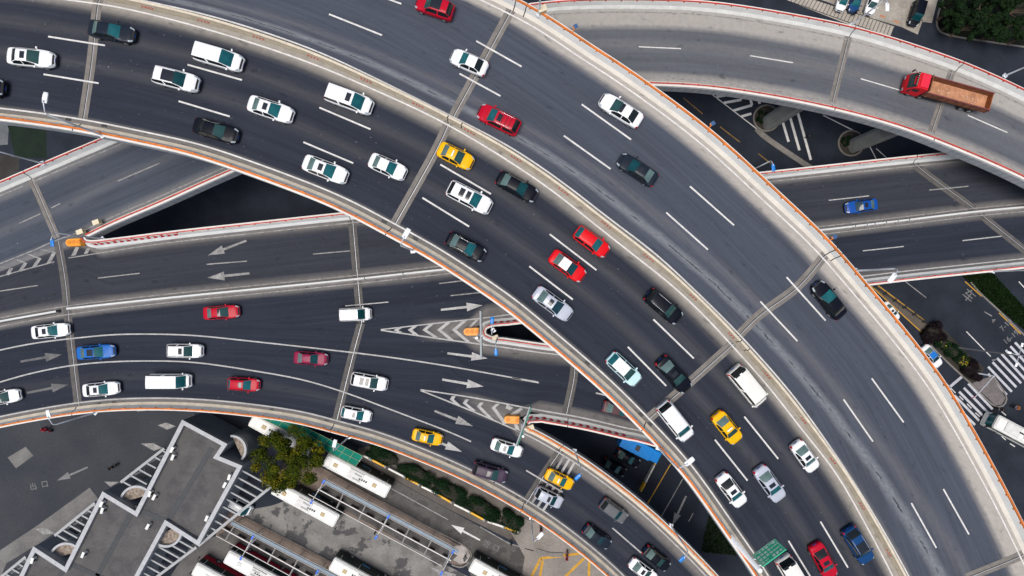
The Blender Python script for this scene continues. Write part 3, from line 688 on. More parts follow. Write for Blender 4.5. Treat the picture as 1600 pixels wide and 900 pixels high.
for r in range(6):
    for c_ in range(4 if r not in (2,) else 3):
        x = .16 + r * (wS - .3) / 6; y = .18 + c_ * .54
        if rng.random() < .25:
            glyph(x, y + .05, .20); glyph(x + .24, y + .05, .16)
        else: glyph(x, y, .34)
for x in (.1, wS - .1): box(bm, (x, 1.175, .034), (.03, 2.2, .01), M4=R)
for y in (.07, 2.28): box(bm, (wS / 2, y, .034), (wS - .16, .03, .01), M4=R)
mesh_obj('sign_characters', bm, M('white_sign_sheet', (.85, .87, .86), .4, var=.02), o)
# ================================================================== VEHICLES
def glass_mat():
    nb = NB('tinted_glass'); n = nb.noise(nb.obj(), .9, 3)
    nb.col(nb.mix(nb.rng(n, .35, .65), (.004, .070, .088), (.010, .125, .140))); nb.p(rough=.06, spec=.45, coat=.1, crough=.02); return nb.m
GLASS = glass_mat()
TINTS = [GLASS, GLASS, M('blue_black_glass', (.010, .040, .058), .07, var=.35, scale=1.1, spec=.45, world=False), M('deep_teal_glass', (.004, .050, .060), .06, var=.4, scale=1.1, spec=.45, world=False), M('grey_green_glass', (.020, .065, .066), .08, var=.35, scale=1.1, spec=.5, world=False)]
RGLASS = M('pale_rear_glass', (.095, .155, .15), .08, var=.25, scale=.9, spec=.6, world=False)
SGLASS = M('dark_side_glass', (.008, .012, .014), .08, spec=.5, world=False)
ROOFG = M('black_roof_glass', (.012, .016, .024), .1, spec=.5, world=False)
TYRE = M('tyre_rubber', (.016, .016, .017), .85); RIM = M('alloy_rim', (.45, .46, .48), .35, .6)
HEADL = M('headlamp_lens', (.34, .39, .43), .1, spec=.6, world=False); TAILL = M('tail_lamp_lens', (.50, .012, .02), .2, world=False)
PLATE = M('blue_number_plate', (.02, .10, .48), .4, world=False); TRIM = M('black_trim', (.02, .02, .022), .5, world=False); CHROME = M('chrome_trim', (.72, .74, .76), .2, .6, world=False)
TYPES = {
 'sedan': dict(L=4.75, W=1.82, H=1.46, zs=[(0, .78), (.04, .93), (.16, .98), (.30, .95), (.55, .93), (.74, .90), (.9, .80), (.97, .68), (1, .56)],
               hw=[(0, .70), (.02, .83), (.06, .92), (.14, .97), (.28, 1), (.72, 1), (.84, .96), (.91, .90), (.96, .79), (.985, .68), (1, .56)], g=(.135, .285, .53, .715), rw=.68),
 'hatch': dict(L=4.1, W=1.74, H=1.50, zs=[(0, .80), (.04, .96), (.2, .97), (.55, .94), (.76, .90), (.9, .80), (.97, .68), (1, .56)],
               hw=[(0, .74), (.02, .86), (.07, .95), (.16, .99), (.3, 1), (.72, 1), (.84, .96), (.91, .89), (.96, .78), (1, .58)], g=(.03, .15, .55, .74), rw=.70),
 'suv': dict(L=4.65, W=1.86, H=1.70, zs=[(0, .90), (.03, 1.05), (.2, 1.08), (.55, 1.04), (.74, 1.02), (.9, .95), (.97, .80), (1, .65)],
             hw=[(0, .80), (.02, .89), (.06, .95), (.14, .99), (.28, 1), (.75, 1), (.86, .97), (.93, .90), (.97, .80), (1, .64)], g=(.025, .125, .56, .735), rw=.74),
 'mpv': dict(L=5.0, W=1.88, H=1.80, zs=[(0, .95), (.03, 1.08), (.2, 1.08), (.6, 1.04), (.8, .98), (.92, .86), (.97, .74), (1, .6)],
             hw=[(0, .86), (.02, .93), (.05, .97), (.14, 1), (.78, 1), (.87, .96), (.94, .88), (.98, .76), (1, .64)], g=(.012, .07, .63, .815), rw=.80),
 'van': dict(L=5.1, W=1.88, H=2.15, zs=[(0, 1.05), (.03, 1.15), (.2, 1.15), (.7, 1.12), (.88, 1.02), (.95, .90), (1, .70)],
             hw=[(0, .93), (.02, .97), (.05, 1), (.82, 1), (.9, .97), (.95, .91), (.985, .82), (1, .74)], g=(.008, .035, .76, .90), rw=.88),
}
def car_rings(p):
    L, W, Hh = p['L'], p['W'], p['H']; a, b, c, d = p['g']
    ts = sorted(set(np.round([0, .008, .02, .04, .07, .10, a, a + (b - a) * .33, a + (b - a) * .66, b, b + (c - b) * .16, b + (c - b) * .33, b + (c - b) * .47, b + (c - b) * .54, b + (c - b) * .7, b + (c - b) * .85, c, c + (d - c) * .33, c + (d - c) * .66, d, .5 * (d + .86), .86, .90, .93, .96, .98, .992, 1.0], 5)))
    ts = [t for i, t in enumerate(ts) if i == 0 or t - ts[i - 1] > .004]
    itp = lambda tab, t: float(np.interp(t, [x[0] for x in tab], [x[1] for x in tab]))
    rings = []; gs = []
    for t in ts:
        w = itp(p['hw'], t) * W / 2; zs = itp(p['zs'], t)
        g = 0 if t <= a or t >= d else (1 - (1 - (t - a) / (b - a)) ** 1.25 if t < b else (1 if t <= c else 1 - ((t - c) / (d - c)) ** 1.25))
        mid = (b + c) / 2; zr = Hh - .05 * ((t - mid) / ((c - b) / 2 + .1)) ** 2
        end = max(0, (.04 - t) / .04, (t - .95) / .05); zb = .22 + .10 * end
        rw = p['rw'] * W / 2
        lo = [(.0, zb), (.78 * w, zb), (.95 * w, zb + .09), (w, zb + .4 * (zs - zb)), (w, zs - .14), (.972 * w, zs - .035), (.92 * w, zs), (.84 * w, zs + .018), (.76 * w, zs + .028), (.42 * w, zs + .05), (0, zs + .06)]
        hi = lo[:7] + [(rw, zr - .07), (rw * .93, zr - .035), (rw * .5, zr - .008), (0, zr)]
        rings.append([((t - .5) * L, lo[k][0] + (hi[k][0] - lo[k][0]) * g, lo[k][1] + (hi[k][1] - lo[k][1]) * g) for k in range(11)]); gs.append(g)
    return ts, rings, gs
def patch(bm, rings, i0, i1, j0, j1, dz=0.0, sides=(1, -1), push=0.0):
    for s in sides:
        g = [[bm.verts.new((x, y * s + (push * s if y > .01 else 0), z + dz)) for x, y, z in rings[i][j0:j1 + 1]] for i in range(i0, i1 + 1)]
        for a, b in zip(g, g[1:]):
            for k in range(j1 - j0):
                try: f = bm.faces.new((a[k], b[k], b[k + 1], a[k + 1]))
                except ValueError: continue
    bmesh.ops.remove_doubles(bm, verts=bm.verts, dist=1e-4)
    bmesh.ops.recalc_face_normals(bm, faces=bm.faces)
    up = sum(f.normal.z * f.calc_area() for f in bm.faces)
    if up < -1e-3: bmesh.ops.reverse_faces(bm, faces=bm.faces)
def mk(name, bm, mat, smooth=True):
    me = bpy.data.meshes.new(name)
    for f in bm.faces: f.smooth = smooth
    bm.to_mesh(me); bm.free(); me.materials.append(mat); return me
LIB = {}
def car_lib(kind):
    if kind in LIB: return LIB[kind]
    p = TYPES[kind]; ts, R, gs = car_rings(p); a, b, c, d = [min(range(len(ts)), key=lambda i: abs(ts[i] - q)) for q in p['g']]
    n = len(ts); parts = []
    side = lambda i: min(gs[i], gs[i + 1]) > .30 and not (abs((ts[i] + ts[i + 1]) / 2 - (p['g'][1] + (p['g'][2] - p['g'][1]) * .505)) < .012)
    def isglass(i, j):
        if j == 6: return side(i)
        if j in (8, 9): return a <= i < b or c <= i < d
        return False
    bm = bmesh.new()
    for s in (1, -1):
        vs = [[bm.verts.new((x, y * s, z)) for x, y, z in r] for r in R]
        for i in range(n - 1):
            for j in range(10):
                if not isglass(i, j): bm.faces.new((vs[i][j], vs[i + 1][j], vs[i + 1][j + 1], vs[i][j + 1]))
        for i in (0, n - 1): bm.faces.new(vs[i])
    bmesh.ops.remove_doubles(bm, verts=bm.verts, dist=1e-4); bmesh.ops.recalc_face_normals(bm, faces=bm.faces)
    f0 = max(bm.faces, key=lambda f: f.calc_center_median().z)
    if f0.normal.z < 0: bmesh.ops.reverse_faces(bm, faces=bm.faces)
    parts.append(('body', mk('body', bm, TRIM), 'paint'))
    def add(nm, i0, i1, j0, j1, mat, **k):
        bm = bmesh.new(); patch(bm, R, i0, i1, j0, j1, **k); parts.append((nm, mk(nm, bm, mat), None))
    add('windshield', c, d, 8, 10, GLASS); add('rear_window', a, b, 8, 10, RGLASS if kind in ('sedan',) else GLASS if kind == 'hatch' else SGLASS)
    for s in (1, -1):
        bm = bmesh.new()
        for i in range(n - 1):
            if side(i): patch(bm, R, i, i + 1, 6, 7, sides=(s,))
        parts.append(('side_window', mk('side_window', bm, SGLASS), None))
    near = lambda t: min(range(n), key=lambda i: abs(ts[i] - t))
    for s in (1, -1):
        add('headlight', near(.90 if kind != 'van' else .93), near(.98), 5, 8, HEADL, sides=(s,), dz=.006, push=.004)
        add('tail_light', near(.0), near(.04 if kind in ('sedan', 'hatch') else .03), 3, 7, TAILL, sides=(s,), dz=.004, push=.006)
    y = p['W'] / 2
    xm = (p['g'][3] - .055 - .5) * p['L']; zm = p['zs'][-4][1] + .16
    for s in (1, -1):
        bm = bmesh.new(); bbox(bm, (xm, s * (y + .07), zm), (.17, .24, .14), s * .25, .045); parts.append(('mirror', mk('mirror', bm, TRIM), 'paint'))
    for x in (.185, .80):
        for s in (1, -1):
            bm = bmesh.new(); X = (x - .5) * p['L']; r = .33
            tube(bm, [(X, s * (y - .22), r), (X, s * (y - .02), r), (X, s * (y + .008), r)], [r, r, r - .035], 20, 0)
            parts.append(('wheel', mk('wheel', bm, TYRE), None)); bm = bmesh.new(); tube(bm, [(X, s * (y - .02), r), (X, s * (y + .013), r)], [r * .68, r * .62], 14); parts.append(('rim', mk('rim', bm, RIM), 'sub'))
    xe = p['L'] / 2
    for sx, z in ((1, .52), (-1, .80)):
        bm = bmesh.new(); box(bm, (sx * (xe - .008), 0, z - (.0 if sx > 0 else .12)), (.03, .44, .14)); parts.append(('number_plate', mk('number_plate', bm, PLATE, False), None))
    add('grille', near(.965), near(.992), 8, 10, TRIM, dz=.006)
    bm = bmesh.new(); bbox(bm, (xe - .01, 0, .42), (.06, p['W'] * .48, .16), 0, .02); parts.append(('grille', mk('grille', bm, TRIM), None))
    def roofz(t, yy):
        r = R[min(range(n), key=lambda i: abs(ts[i] - t))]
        ys = [q[1] for q in r[6:11]][::-1]; zs = [q[2] for q in r[6:11]][::-1]
        xs = [(tt - .5) * p['L'] for tt in ts]
        return float(np.interp((t - .5) * p['L'], xs, [np.interp(abs(yy), [q[1] for q in rr[7:11]][::-1], [q[2] for q in rr[7:11]][::-1]) for rr in R]))
    LIB[kind] = (p, parts, roofz, {}); return LIB[kind]
def roof_part(kind, opt):
    p, parts, roofz, cache = car_lib(kind)
    if opt in cache: return cache[opt]
    L, W = p['L'], p['W']; a, b, c, d = p['g']; rw = p['rw'] * W / 2; out = []
    def sheet(nm, t0, t1, hw, mat, dz=.012):
        bm = bmesh.new(); X = np.linspace(t0, t1, 9); Y = np.linspace(-hw, hw, 9)
        g = [[bm.verts.new(((t - .5) * L, y, roofz(t, y) + dz)) for y in Y] for t in X]
        for i in range(8):
            for j in range(8): bm.faces.new((g[i][j], g[i + 1][j], g[i + 1][j + 1], g[i][j + 1]))
        out.append((nm, mk(nm, bm, mat)))
    if opt == 'S': sheet('sunroof', c - .145, c - .045, rw * .58, ROOFG)
    if opt == 'P': sheet('sunroof', b + .17, c + .004, rw * .82, ROOFG)
    if opt == '2': sheet('sunroof', c - .13, c - .035, rw * .66, ROOFG); sheet('sunroof', c - .285, c - .175, rw * .66, ROOFG)
    if opt == 'Q': sheet('sunroof', b + .07, c - .02, rw * .70, ROOFG)
    if opt == 'W': sheet('roof_panel', b + .004, c - .004, rw * .93, paint('roof_white', (.80, .81, .80)))
    if opt == 'R':
        for s in (1, -1):
            bm = bmesh.new(); tube(bm, [((t - .5) * L, s * rw * .86, roofz(t, rw * .86) + .05) for t in np.linspace(b + .02, c - .02, 8)], .022, 6); out.append(('roof_rail', mk('roof_rail', bm, CHROME)))
    if opt == 'C':
        for s in (1, -1):
            bm = bmesh.new(); tube(bm, [((t - .5) * L, s * (rw * .97 if b < t < c else rw * (1.0 + .22 * (abs(t - (b if t < c and t <= b else c)) / .17))), roofz(t, rw) + .012) for t in np.linspace(a + .03, d - .03, 14)], .016, 6); out.append(('roof_trim', mk('roof_trim', bm, CHROME)))
    if opt == 'T':
        bm = bmesh.new(); x = (c - .09 - .5) * L; bbox(bm, (x, 0, roofz(c - .09, 0) + .09), (.22, .72, .15), 0, .05); out.append(('taxi_light', mk('taxi_light', bm, M('taxi_light_plastic', (.80, .80, .74), .4, world=False))))
    if opt == 'X':
        for k in range(3):
            bm = bmesh.new(); t = b + .09 + k * .09; tube(bm, [((t - .5) * L, y, roofz(t, y) + .05) for y in np.linspace(-rw * .8, rw * .8, 5)], .022, 6); out.append(('roof_bar', mk('roof_bar', bm, TRIM)))
    if opt == 'K':
        for k in range(9):
            y = (k - 4) * rw * .19; bm = bmesh.new(); tube(bm, [((t - .5) * L, y, roofz(t, y) + .004) for t in np.linspace(b + .02, c - .04, 6)], .014, 5); out.append(('roof_rib', mk('roof_rib', bm, TRIM)))
    if opt == 'E':
        for s in (1, -1):
            bm = bmesh.new(); box(bm, ((.03 - .5) * L, s * .42, roofz(.045, .4) + .02), (.28, .55, .03)); out.append(('rear_window', mk('rear_window', bm, SGLASS, False)))
    cache[opt] = out; return out
PAINT = {'white': (.80, .81, .82), 'black': (.004, .0055, .011), 'slate': (.012, .018, .030), 'silver': (.44, .47, .55), 'red': (.66, .006, .012), 'crimson': (.45, .004, .022), 'yellow': (.83, .44, .004), 'navy': (.008, .05, .16), 'blue': (.015, .13, .46),
         'royal': (.006, .07, .33), 'purple': (.055, .035, .065), 'grey': (.12, .125, .135), 'maroon': (.24, .012, .055), 'teal': (.03, .30, .36), 'brown': (.10, .055, .06), 'cream': (.78, .77, .72), 'tealwhite': (.52, .74, .78)}
NAMES = {'sedan': ('car', 'car'), 'hatch': ('car', 'car'), 'suv': ('car', 'car'), 'mpv': ('minivan', 'van'), 'van': ('van', 'van')}
def car(kind, u, v, lpx, ang, color, opts, lev, label, rear=None):
    p, parts, roofz, _ = car_lib(kind); zf = ZF[lev]; z0 = zf(u, v); L = lpx * (H - z0 - .8) / F * .985
    c = P(u, v, z0 + .75); s = L / p['L']; root = empty('taxi' if 'T' in opts else NAMES[kind][0], (c.x, c.y, z0 + (.009 if lev != 'G' else .02)), rad(-ang))
    du, dv = math.cos(rad(ang)) * lpx / 2, math.sin(rad(ang)) * lpx / 2
    root.rotation_euler = (0, -math.atan2(zf(u + du, v + dv) - zf(u - du, v - dv), L), rad(-ang))
    root.scale = (s, max(.97, min(1.06, s ** .5)), 1.0)
    tag(root, label, 'taxi' if 'T' in opts else NAMES[kind][1], {'T': 'vehicles on the top road', 'L': 'vehicles on the ramp road', 'G': 'vehicles at street level'}.get(lev, 'vehicles on the lower road'))
    wm = TINTS[int(u * 3 + v * 7) % 5]; pm = paint(color, PAINT[color]); rear = rear or (SGLASS if 'D' in opts else None)
    for nm, me, k in parts:
        o = bpy.data.objects.new(nm, me); COL.objects.link(o); o.parent = last if k == 'sub' else root; last = o
        if nm == 'windshield': o.material_slots[0].link = 'OBJECT'; o.material_slots[0].material = wm
        if k == 'paint' or (nm == 'rear_window' and rear and kind == 'sedan'):
            o.material_slots[0].link = 'OBJECT'; o.material_slots[0].material = pm if k == 'paint' else rear
    for q in opts:
        for nm, me in roof_part(kind, q):
            o = bpy.data.objects.new(nm, me); COL.objects.link(o); o.parent = root
    return root
CARS = [
 # ---- top road, carriageway heading lower right
 ('sedan', 174, 49, 73, 10, 'slate', '', 'T', 'black saloon with pale rear window crossing the far left joint of the top road'),
 ('sedan', 48, 90, 74, 5, 'white', 'SD', 'T', 'white saloon with small black sunroof, first car at the upper left'),
 ('mpv', 342, 90, 78, 16, 'white', '', 'T', 'long plain white people carrier nearest the median at the upper left'),
 ('suv', 275, 124, 73, 14, 'white', 'P', 'T', 'white car with a wide black glass roof behind the plain white people carrier'),
 ('sedan', 337, 204, 72, 16, 'black', 'D', 'T', 'black saloon in the inner lane below the white glass roofed car'),
 ('sedan', 423, 171, 74, 18, 'white', 'S', 'T', 'white saloon with sunroof between the black saloon and the white people carrier with sunroof'),
 ('mpv', 546, 156, 77, 20, 'white', 'S', 'T', 'white people carrier with one black sunroof next to the median'),
 ('suv', -30, 135, 73, 4, 'black', '', 'T', 'black car with blue plate cut off by the left picture edge'),
 ('sedan', 508.5, 265, 74, 21, 'white', 'S', 'T', 'white saloon with sunroof in the inner lane behind a plain silver white saloon'),
 ('sedan', 606, 261, 62, 24, 'white', '', 'T', 'short plain white saloon with pale rear window just before the middle joint'),
 ('sedan', 712, 244, 60, 26, 'yellow', 'T', 'T', 'yellow taxi beside the middle joint near the median of the top road'),
 ('sedan', 808, 292, 70, 28, 'black', '', 'T', 'black saloon beside the median ahead of the yellow taxi'),
 ('suv', 734, 309, 75, 27, 'white', '2', 'T', 'white car with two black roof panels below the yellow taxi'),
 ('sedan', 728, 386, 67, 28, 'black', 'C', 'T', 'black saloon with bright chrome roof lines beside the inner parapet'),
 ('hatch', 925, 378, 62, 36, 'red', '', 'T', 'all red hatchback beside the median of the top road'),
 ('sedan', 887, 416, 64, 36, 'red', 'W', 'T', 'red saloon with a white roof'),
 ('sedan', 864, 475, 70, 36, 'silver', 'S', 'T', 'pale silver saloon with black sunroof in the inner lane'),
 ('suv', 1037, 479, 67, 40, 'black', 'R', 'T', 'black off roader with bright roof rails near the median'),
 ('hatch', 975, 577, 64, 43, 'tealwhite', 'W', 'T', 'pale teal and white hatchback by the inner parapet'),
 ('sedan', 1053, 585, 70, 47, 'black', 'S', 'T', 'black saloon with red tail lamps crossing the lower joint'),
 ('van', 1167, 603, 77, 49, 'cream', 'E', 'T', 'white van with two dark rear windows next to the median'),
 ('mpv', 1055, 658, 75, 51, 'white', '', 'T', 'plain white people carrier by the inner parapet below the lower joint'),
 ('sedan', 1136, 668, 62, 50, 'yellow', 'T', 'T', 'yellow taxi on the lower part of the top road below the white van'),
 ('sedan', 1258, 713, 60, 52, 'white', 'S', 'T', 'small off white saloon beside the median at the lower right'),
 ('sedan', 1143, 766, 66, 52, 'white', 'SD', 'T', 'white saloon with sunroof in the inner lane below the yellow taxi'),
 ('sedan', 1203, 756, 70, 53, 'silver', 'S', 'T', 'grey silver saloon in the middle lane beside the white saloon at the lower right'),
 ('suv', 1341, 852, 67, 57, 'navy', 'PR', 'T', 'navy blue car with black glass roof beside the median at the lower right'),
 ('sedan', 1287, 877, 66, 60, 'crimson', 'SD', 'T', 'red saloon with sunroof cut by the bottom edge beside the navy car'),
 ('van', 1242, 905, 88, 58, 'cream', 'E', 'T', 'large white van half hidden behind the green direction sign'),
 # ---- top road, carriageway heading upper left
 ('suv', 679, 11, 62, 199, 'crimson', 'P', 'T', 'crimson car with black glass roof at the top edge'),
 ('sedan', 732.5, 97, 62, 204, 'white', 'D', 'T', 'plain white saloon heading up left by the upper middle joint'),
 ('suv', 779, 187, 71, 206, 'crimson', 'SRX', 'T', 'crimson off roader with roof rails and cross bars by the median'),
 ('sedan', 970, 172, 74, 212, 'white', 'PD', 'T', 'white saloon with glass roof heading up left alone in the outer lane'),
 ('sedan', 996, 265, 69, 213, 'slate', 'S', 'T', 'dark slate saloon heading up left in the middle lane'),
 ('sedan', 1295, 468, 70, 229, 'black', 'D', 'T', 'black saloon heading up left beside the outer joint of the top road'),
 # ---- lower roads
 ('sedan', 1346, 322, 51, 172, 'royal', 'S', 'W', 'blue saloon alone on the right hand lower highway'),
 ('sedan', 79, 517, 60, -6, 'white', 'SD', 'B', 'white saloon just before the left joint of the lower road'),
 ('sedan', 150, 550, 60, -4, 'blue', 'Q', 'B', 'bright blue car with dark glass roof past the left joint'),
 ('sedan', 158, 608, 58, -5, 'white', 'SD', 'B', 'white saloon with sunroof by the lower left parapet lamp'),
 ('suv', 289.5, 548, 57, 1, 'white', 'SR', 'B', 'white off roader with sunroof between two solid lane lines'),
 ('van', 267, 595, 65, 0, 'white', '', 'B', 'long plain white minibus in the outer lane of the lower road'),
 ('hatch', 381, 600.5, 51, 4, 'crimson', 'S', 'B', 'small red hatchback ahead of the white minibus'),
 ('sedan', 346, 488, 57, -4, 'crimson', 'P', 'B', 'red saloon with dark glass roof in the upper lane of the lower road'),
 ('sedan', 4, 621, 57, -10, 'white', '', 'B', 'white saloon cut by the left edge on the lower road'),
 ('mpv', 555.5, 491, 51, -2, 'white', '', 'B', 'short white van with grey panel beside the broken line of the lower road'),
 ('sedan', 486, 560, 54, 4, 'maroon', '', 'B', 'dull maroon saloon between the solid lane lines'),
 ('suv', 577.5, 596, 59, 11, 'white', '2', 'B', 'white car with two black roof panels at the lower road joint'),
 ('hatch', 557, 647, 49, 12, 'white', 'S', 'B', 'small white hatchback by the outer parapet at the lower road joint'),
 ('sedan', 668, 683, 49, 13, 'yellow', 'T', 'B', 'yellow taxi in the outer lane of the exit ramp by an arrow'),
 ('sedan', 792, 700, 52, 18, 'white', 'S', 'B', 'white saloon under the green edged sign gantry'),
 ('suv', 766, 738, 57, 17, 'purple', 'KS', 'B', 'dark purple people carrier with ribbed roof by the outer parapet'),
 ('sedan', 874, 749, 49, 27, 'yellow', 'T', 'B', 'yellow taxi on the striped bars of the curving exit ramp'),
 ('suv', 858, 777, 47, 27, 'silver', 'S', 'B', 'silver white car with dark sunroof on the striped bars beside a yellow taxi'),
 ('suv', 959, 798, 49, 37, 'grey', '', 'B', 'dark grey off roader near the inner parapet of the curving exit ramp'),
 ('sedan', 933, 839, 51, 37, 'slate', '', 'B', 'blue black saloon with pale rear window by the outer parapet of the exit ramp'),
 ('sedan', 1026, 873, 51, 40, 'black', '', 'B', 'black saloon near the bottom of the exit ramp beside a white one'),
 ('sedan', 1005, 892, 52, 38, 'white', 'S', 'B', 'white saloon at the bottom edge of the exit ramp'),
 ('sedan', 965, 640, 50, 15, 'brown', '', 'B', 'brown saloon slipping under the top road'),
 # ---- street level
 ('sedan', 1391, 488, 36, 50, 'white', 'S', 'G', 'white street car half hidden under the outer parapet of the top road'),
 ('sedan', 1456, 557, 42, 50, 'white', 'Z', 'G', 'white street taxi with blue roof by the planted island'),
 ('hatch', 1317, 0, 37, 107, 'white', '', 'G', 'white parked car on the left of the row of three'),
 ('hatch', 1337, 2, 37, 107, 'navy', '', 'G', 'dark blue parked car in the middle of the row of three'),
 ('hatch', 1363, 5, 38, 108, 'white', '', 'G', 'white parked car on the right of the row of three'),
 ('mpv', 1432, 21, 40, 107, 'black', '', 'G', 'black people carrier parked by the dark trees'),
 ('sedan', 981, 716, 42, 29, 'black', '', 'G', 'black car parked in shade next to the blue roofed truck'),
 ('sedan', 960, 730, 42, 29, 'black', '', 'G', 'black car parked deepest in shade under the road gap'),
 ('van', 374, 789, 44, 29, 'white', '', 'G', 'white minibus peeping out from under the grey pergola slats'),
]
for c in CARS:
    o = car(c[0], c[1], c[2], c[3], c[4], c[5], c[6].replace('Z', '') , c[7], c[8]) if c[7] != 'G' else car(*c)
    if 'Z' in c[6]:
        for nm, me in roof_part('sedan', 'W'):
            q = bpy.data.objects.new(nm, me); COL.objects.link(q); q.parent = o
            q.material_slots[0].link = 'OBJECT'; q.material_slots[0].material = paint('blue_roof', (.015, .16, .52))

# ---- red dump truck on the ramp
def truck():
    u, v, ang = 1477, 146, 195.5; z = zL(u, v); c = P(u, v, z + 1.2); r = empty('dump_truck', (c.x, c.y, z + .009), rad(-ang)); tag(r, 'red cab dump truck with an empty rusty brown load bed on the ramp road', 'truck', 'vehicles on the ramp road')
    RED = paint('truck_red', (.62, .012, .022)); RUST = M('rusty_bed', (.20, .075, .035), .8, var=.35, scale=1.2, world=False); RUSTF = M('dusty_bed_floor', (.47, .23, .125), .85, var=.3, scale=1.0, world=False); SIDE = M('dark_red_side', (.17, .045, .045), .7, var=.25, world=False)
    r.scale = (.89, .95, .95); L = 145 * (H - z - 1.4) / F; h = L / 2; W = 2.42; xc = h - 2.55
    bm = bmesh.new()   # cab: side outline lofted across, narrower at the roof
    prof = [(h - .02, .55), (h, 1.2), (h - .12, 1.75), (h - .42, 2.35), (h - .72, 2.78), (h - 1.05, 2.92), (xc + .15, 2.95), (xc, 2.8), (xc, .55)]
    cols = []
    for y, k in ((-W / 2, 0), (-W / 2 + .10, .09), (-.5, .16), (.5, .16), (W / 2 - .10, .09), (W / 2, 0)):
        cols.append([bm.verts.new((x - (0.0 if 0 < abs(y) < 1 else (.10 if abs(y) > 1.15 else .04)) * (x > xc + .5), y * (1 - .06 * max(0, zz - 1.6)), zz - (.0 if abs(y) < 1.15 else .05) * (zz > 2))) for x, zz in prof])
    for a, b in zip(cols, cols[1:]):
        for k in range(len(prof)): bm.faces.new((a[k], a[(k + 1) % len(prof)], b[(k + 1) % len(prof)], b[k]))
    bm.faces.new(cols[0]); bm.faces.new(cols[-1]); bmesh.ops.recalc_face_normals(bm, faces=bm.faces); mesh_obj('cab', bm, RED, r)
    bm = bmesh.new()   # windscreen on the sloping front of the cab
    g = [[bm.verts.new((x, y, zz)) for y in (-1.02, -.5, 0, .5, 1.02)] for x, zz in ((h - .13 + .03, 1.72), (h - .42 + .03, 2.33), (h - .80 + .03, 2.80))]
    for i in range(2):
        for j in range(4): bm.faces.new((g[i][j], g[i + 1][j], g[i + 1][j + 1], g[i][j + 1]))
    mesh_obj('windshield', bm, M('truck_glass', (.012, .03, .032), .08, world=False), r)
    for s in (1, -1):
        bm = bmesh.new(); box(bm, (h - 1.2, s * (W / 2 - .045), 2.05), (.95, .05, .62)); mesh_obj('side_window', bm, SGLASS, r)
        bm = bmesh.new(); box(bm, (h + .0, s * .85, .85), (.06, .42, .2)); mesh_obj('headlight', bm, HEADL, r)
        bm = bmesh.new(); tube(bm, [(h - .5, s * 1.1, 2.5), (h - .2, s * 1.45, 2.5), (h - .2, s * 1.45, 1.8)], .035, 6); bbox(bm, (h - .2, s * 1.47, 2.1), (.14, .24, .55), 0, .03); mesh_obj('mirror', bm, TRIM, r)
    bm = bmesh.new(); bbox(bm, (xc + .80, 0, 3.0), (1.30, 1.9, .14), 0, .06); mesh_obj('roof_fairing', bm, paint('truck_pink_red', (.72, .03, .06)), r)
    bm = bmesh.new(); bbox(bm, (h - .66, 0, 2.92), (.26, 2.1, .07), 0, .02)
    mesh_obj('sun_visor', bm, TRIM, r)
    for y in (-.75, -.45, -.15, .15, .45, .75):
        bm = bmesh.new(); bbox(bm, (h - .62, y, 2.99), (.07, .09, .06), 0, .01); mesh_obj('marker_light', bm, M('marker_lamp', (.85, .75, .55), .3, world=False), r)
    x1 = xc - .25; x0 = -h; zb, zt_ = 1.35, 2.45; t = .09
    bm = bmesh.new(); box(bm, ((x0 + x1) / 2, 0, zb), (x1 - x0, W - .02, .12)); mesh_obj('bed_floor', bm, RUSTF, r)
    bm = bmesh.new(); k = .34
    for i in range(int((x1 - x0) / k)): box(bm, (x0 + k * (i + .5), 0, zb + .075), (.07, W - .3, .03))
    mesh_obj('floor_rib', bm, RUSTF, r)
    for s in (1, -1):
        bm = bmesh.new(); box(bm, ((x0 + x1) / 2, s * (W / 2 + .02), (zb + zt_) / 2), (x1 - x0, t, zt_ - zb)); box(bm, ((x0 + x1) / 2, s * (W / 2 + .02), zt_ + .02), (x1 - x0 + .05, .15, .09), mi=1)
        n = 8
        for i in range(n + 1): box(bm, (x0 + (x1 - x0) * i / n, s * (W / 2 + .10), (zb + zt_) / 2), (.10, .07, zt_ - zb - .04), mi=1)
        mesh_obj('bed_side', bm, [RUST, SIDE], r)
    bm = bmesh.new(); box(bm, (x0 + .02, 0, (zb + zt_) / 2 - .05), (t, W - .06, zt_ - zb - .1)); mesh_obj('tailgate', bm, M('orange_rust_gate', (.30, .10, .03), .8, var=.3, world=False), r)
    bm = bmesh.new(); box(bm, (x1 + .02, 0, 2.1), (.08, W - .1, 1.6)); 
    for y in (-.9, 0, .9): tube(bm, [(x1 + .1, y, 1.4), (x1 + .1, y, 3.05)], .04, 6)
    tube(bm, [(x1 + .1, -1.15, 3.05), (x1 + .1, 1.15, 3.05)], .05, 6); mesh_obj('headboard', bm, [RUST], r)
    bm = bmesh.new()
    for s in (1, -1): box(bm, (-.3, s * .42, 1.0), (L - 1.2, .12, .3))
    for s in (1, -1):
        for z_ in (.65, .85, 1.05): box(bm, (h - 4.9, s * 1.16, z_), (2.9, .05, .07))
    mesh_obj('chassis', bm, TRIM, r)
    for x in (h - 1.35, h - 3.15, -h + 2.9, -h + 1.55):
        for s in (1, -1):
            bm = bmesh.new(); tube(bm, [(x, s * .80, .5), (x, s * 1.17, .5), (x, s * 1.20, .5)], [.5, .5, .45], 22, 0); tube(bm, [(x, s * 1.1, .5), (x, s * 1.21, .5)], [.27, .24], 14, 1); mesh_obj('wheel', bm, [TYRE, RIM], r)
    rng = random.Random(5); bm = bmesh.new()
    for i in range(70):
        bbox(bm, (rng.uniform(x0 + .4, x1 - .4), rng.gauss(0, .45), zb + .09), (rng.uniform(.05, .3), rng.uniform(.03, .12), .03), rng.uniform(0, 3), .008)
    tag(mesh_obj('rubble', bm, M('pale_rubble', (.62, .40, .30), .9, world=False), r), kind='stuff')
truck()

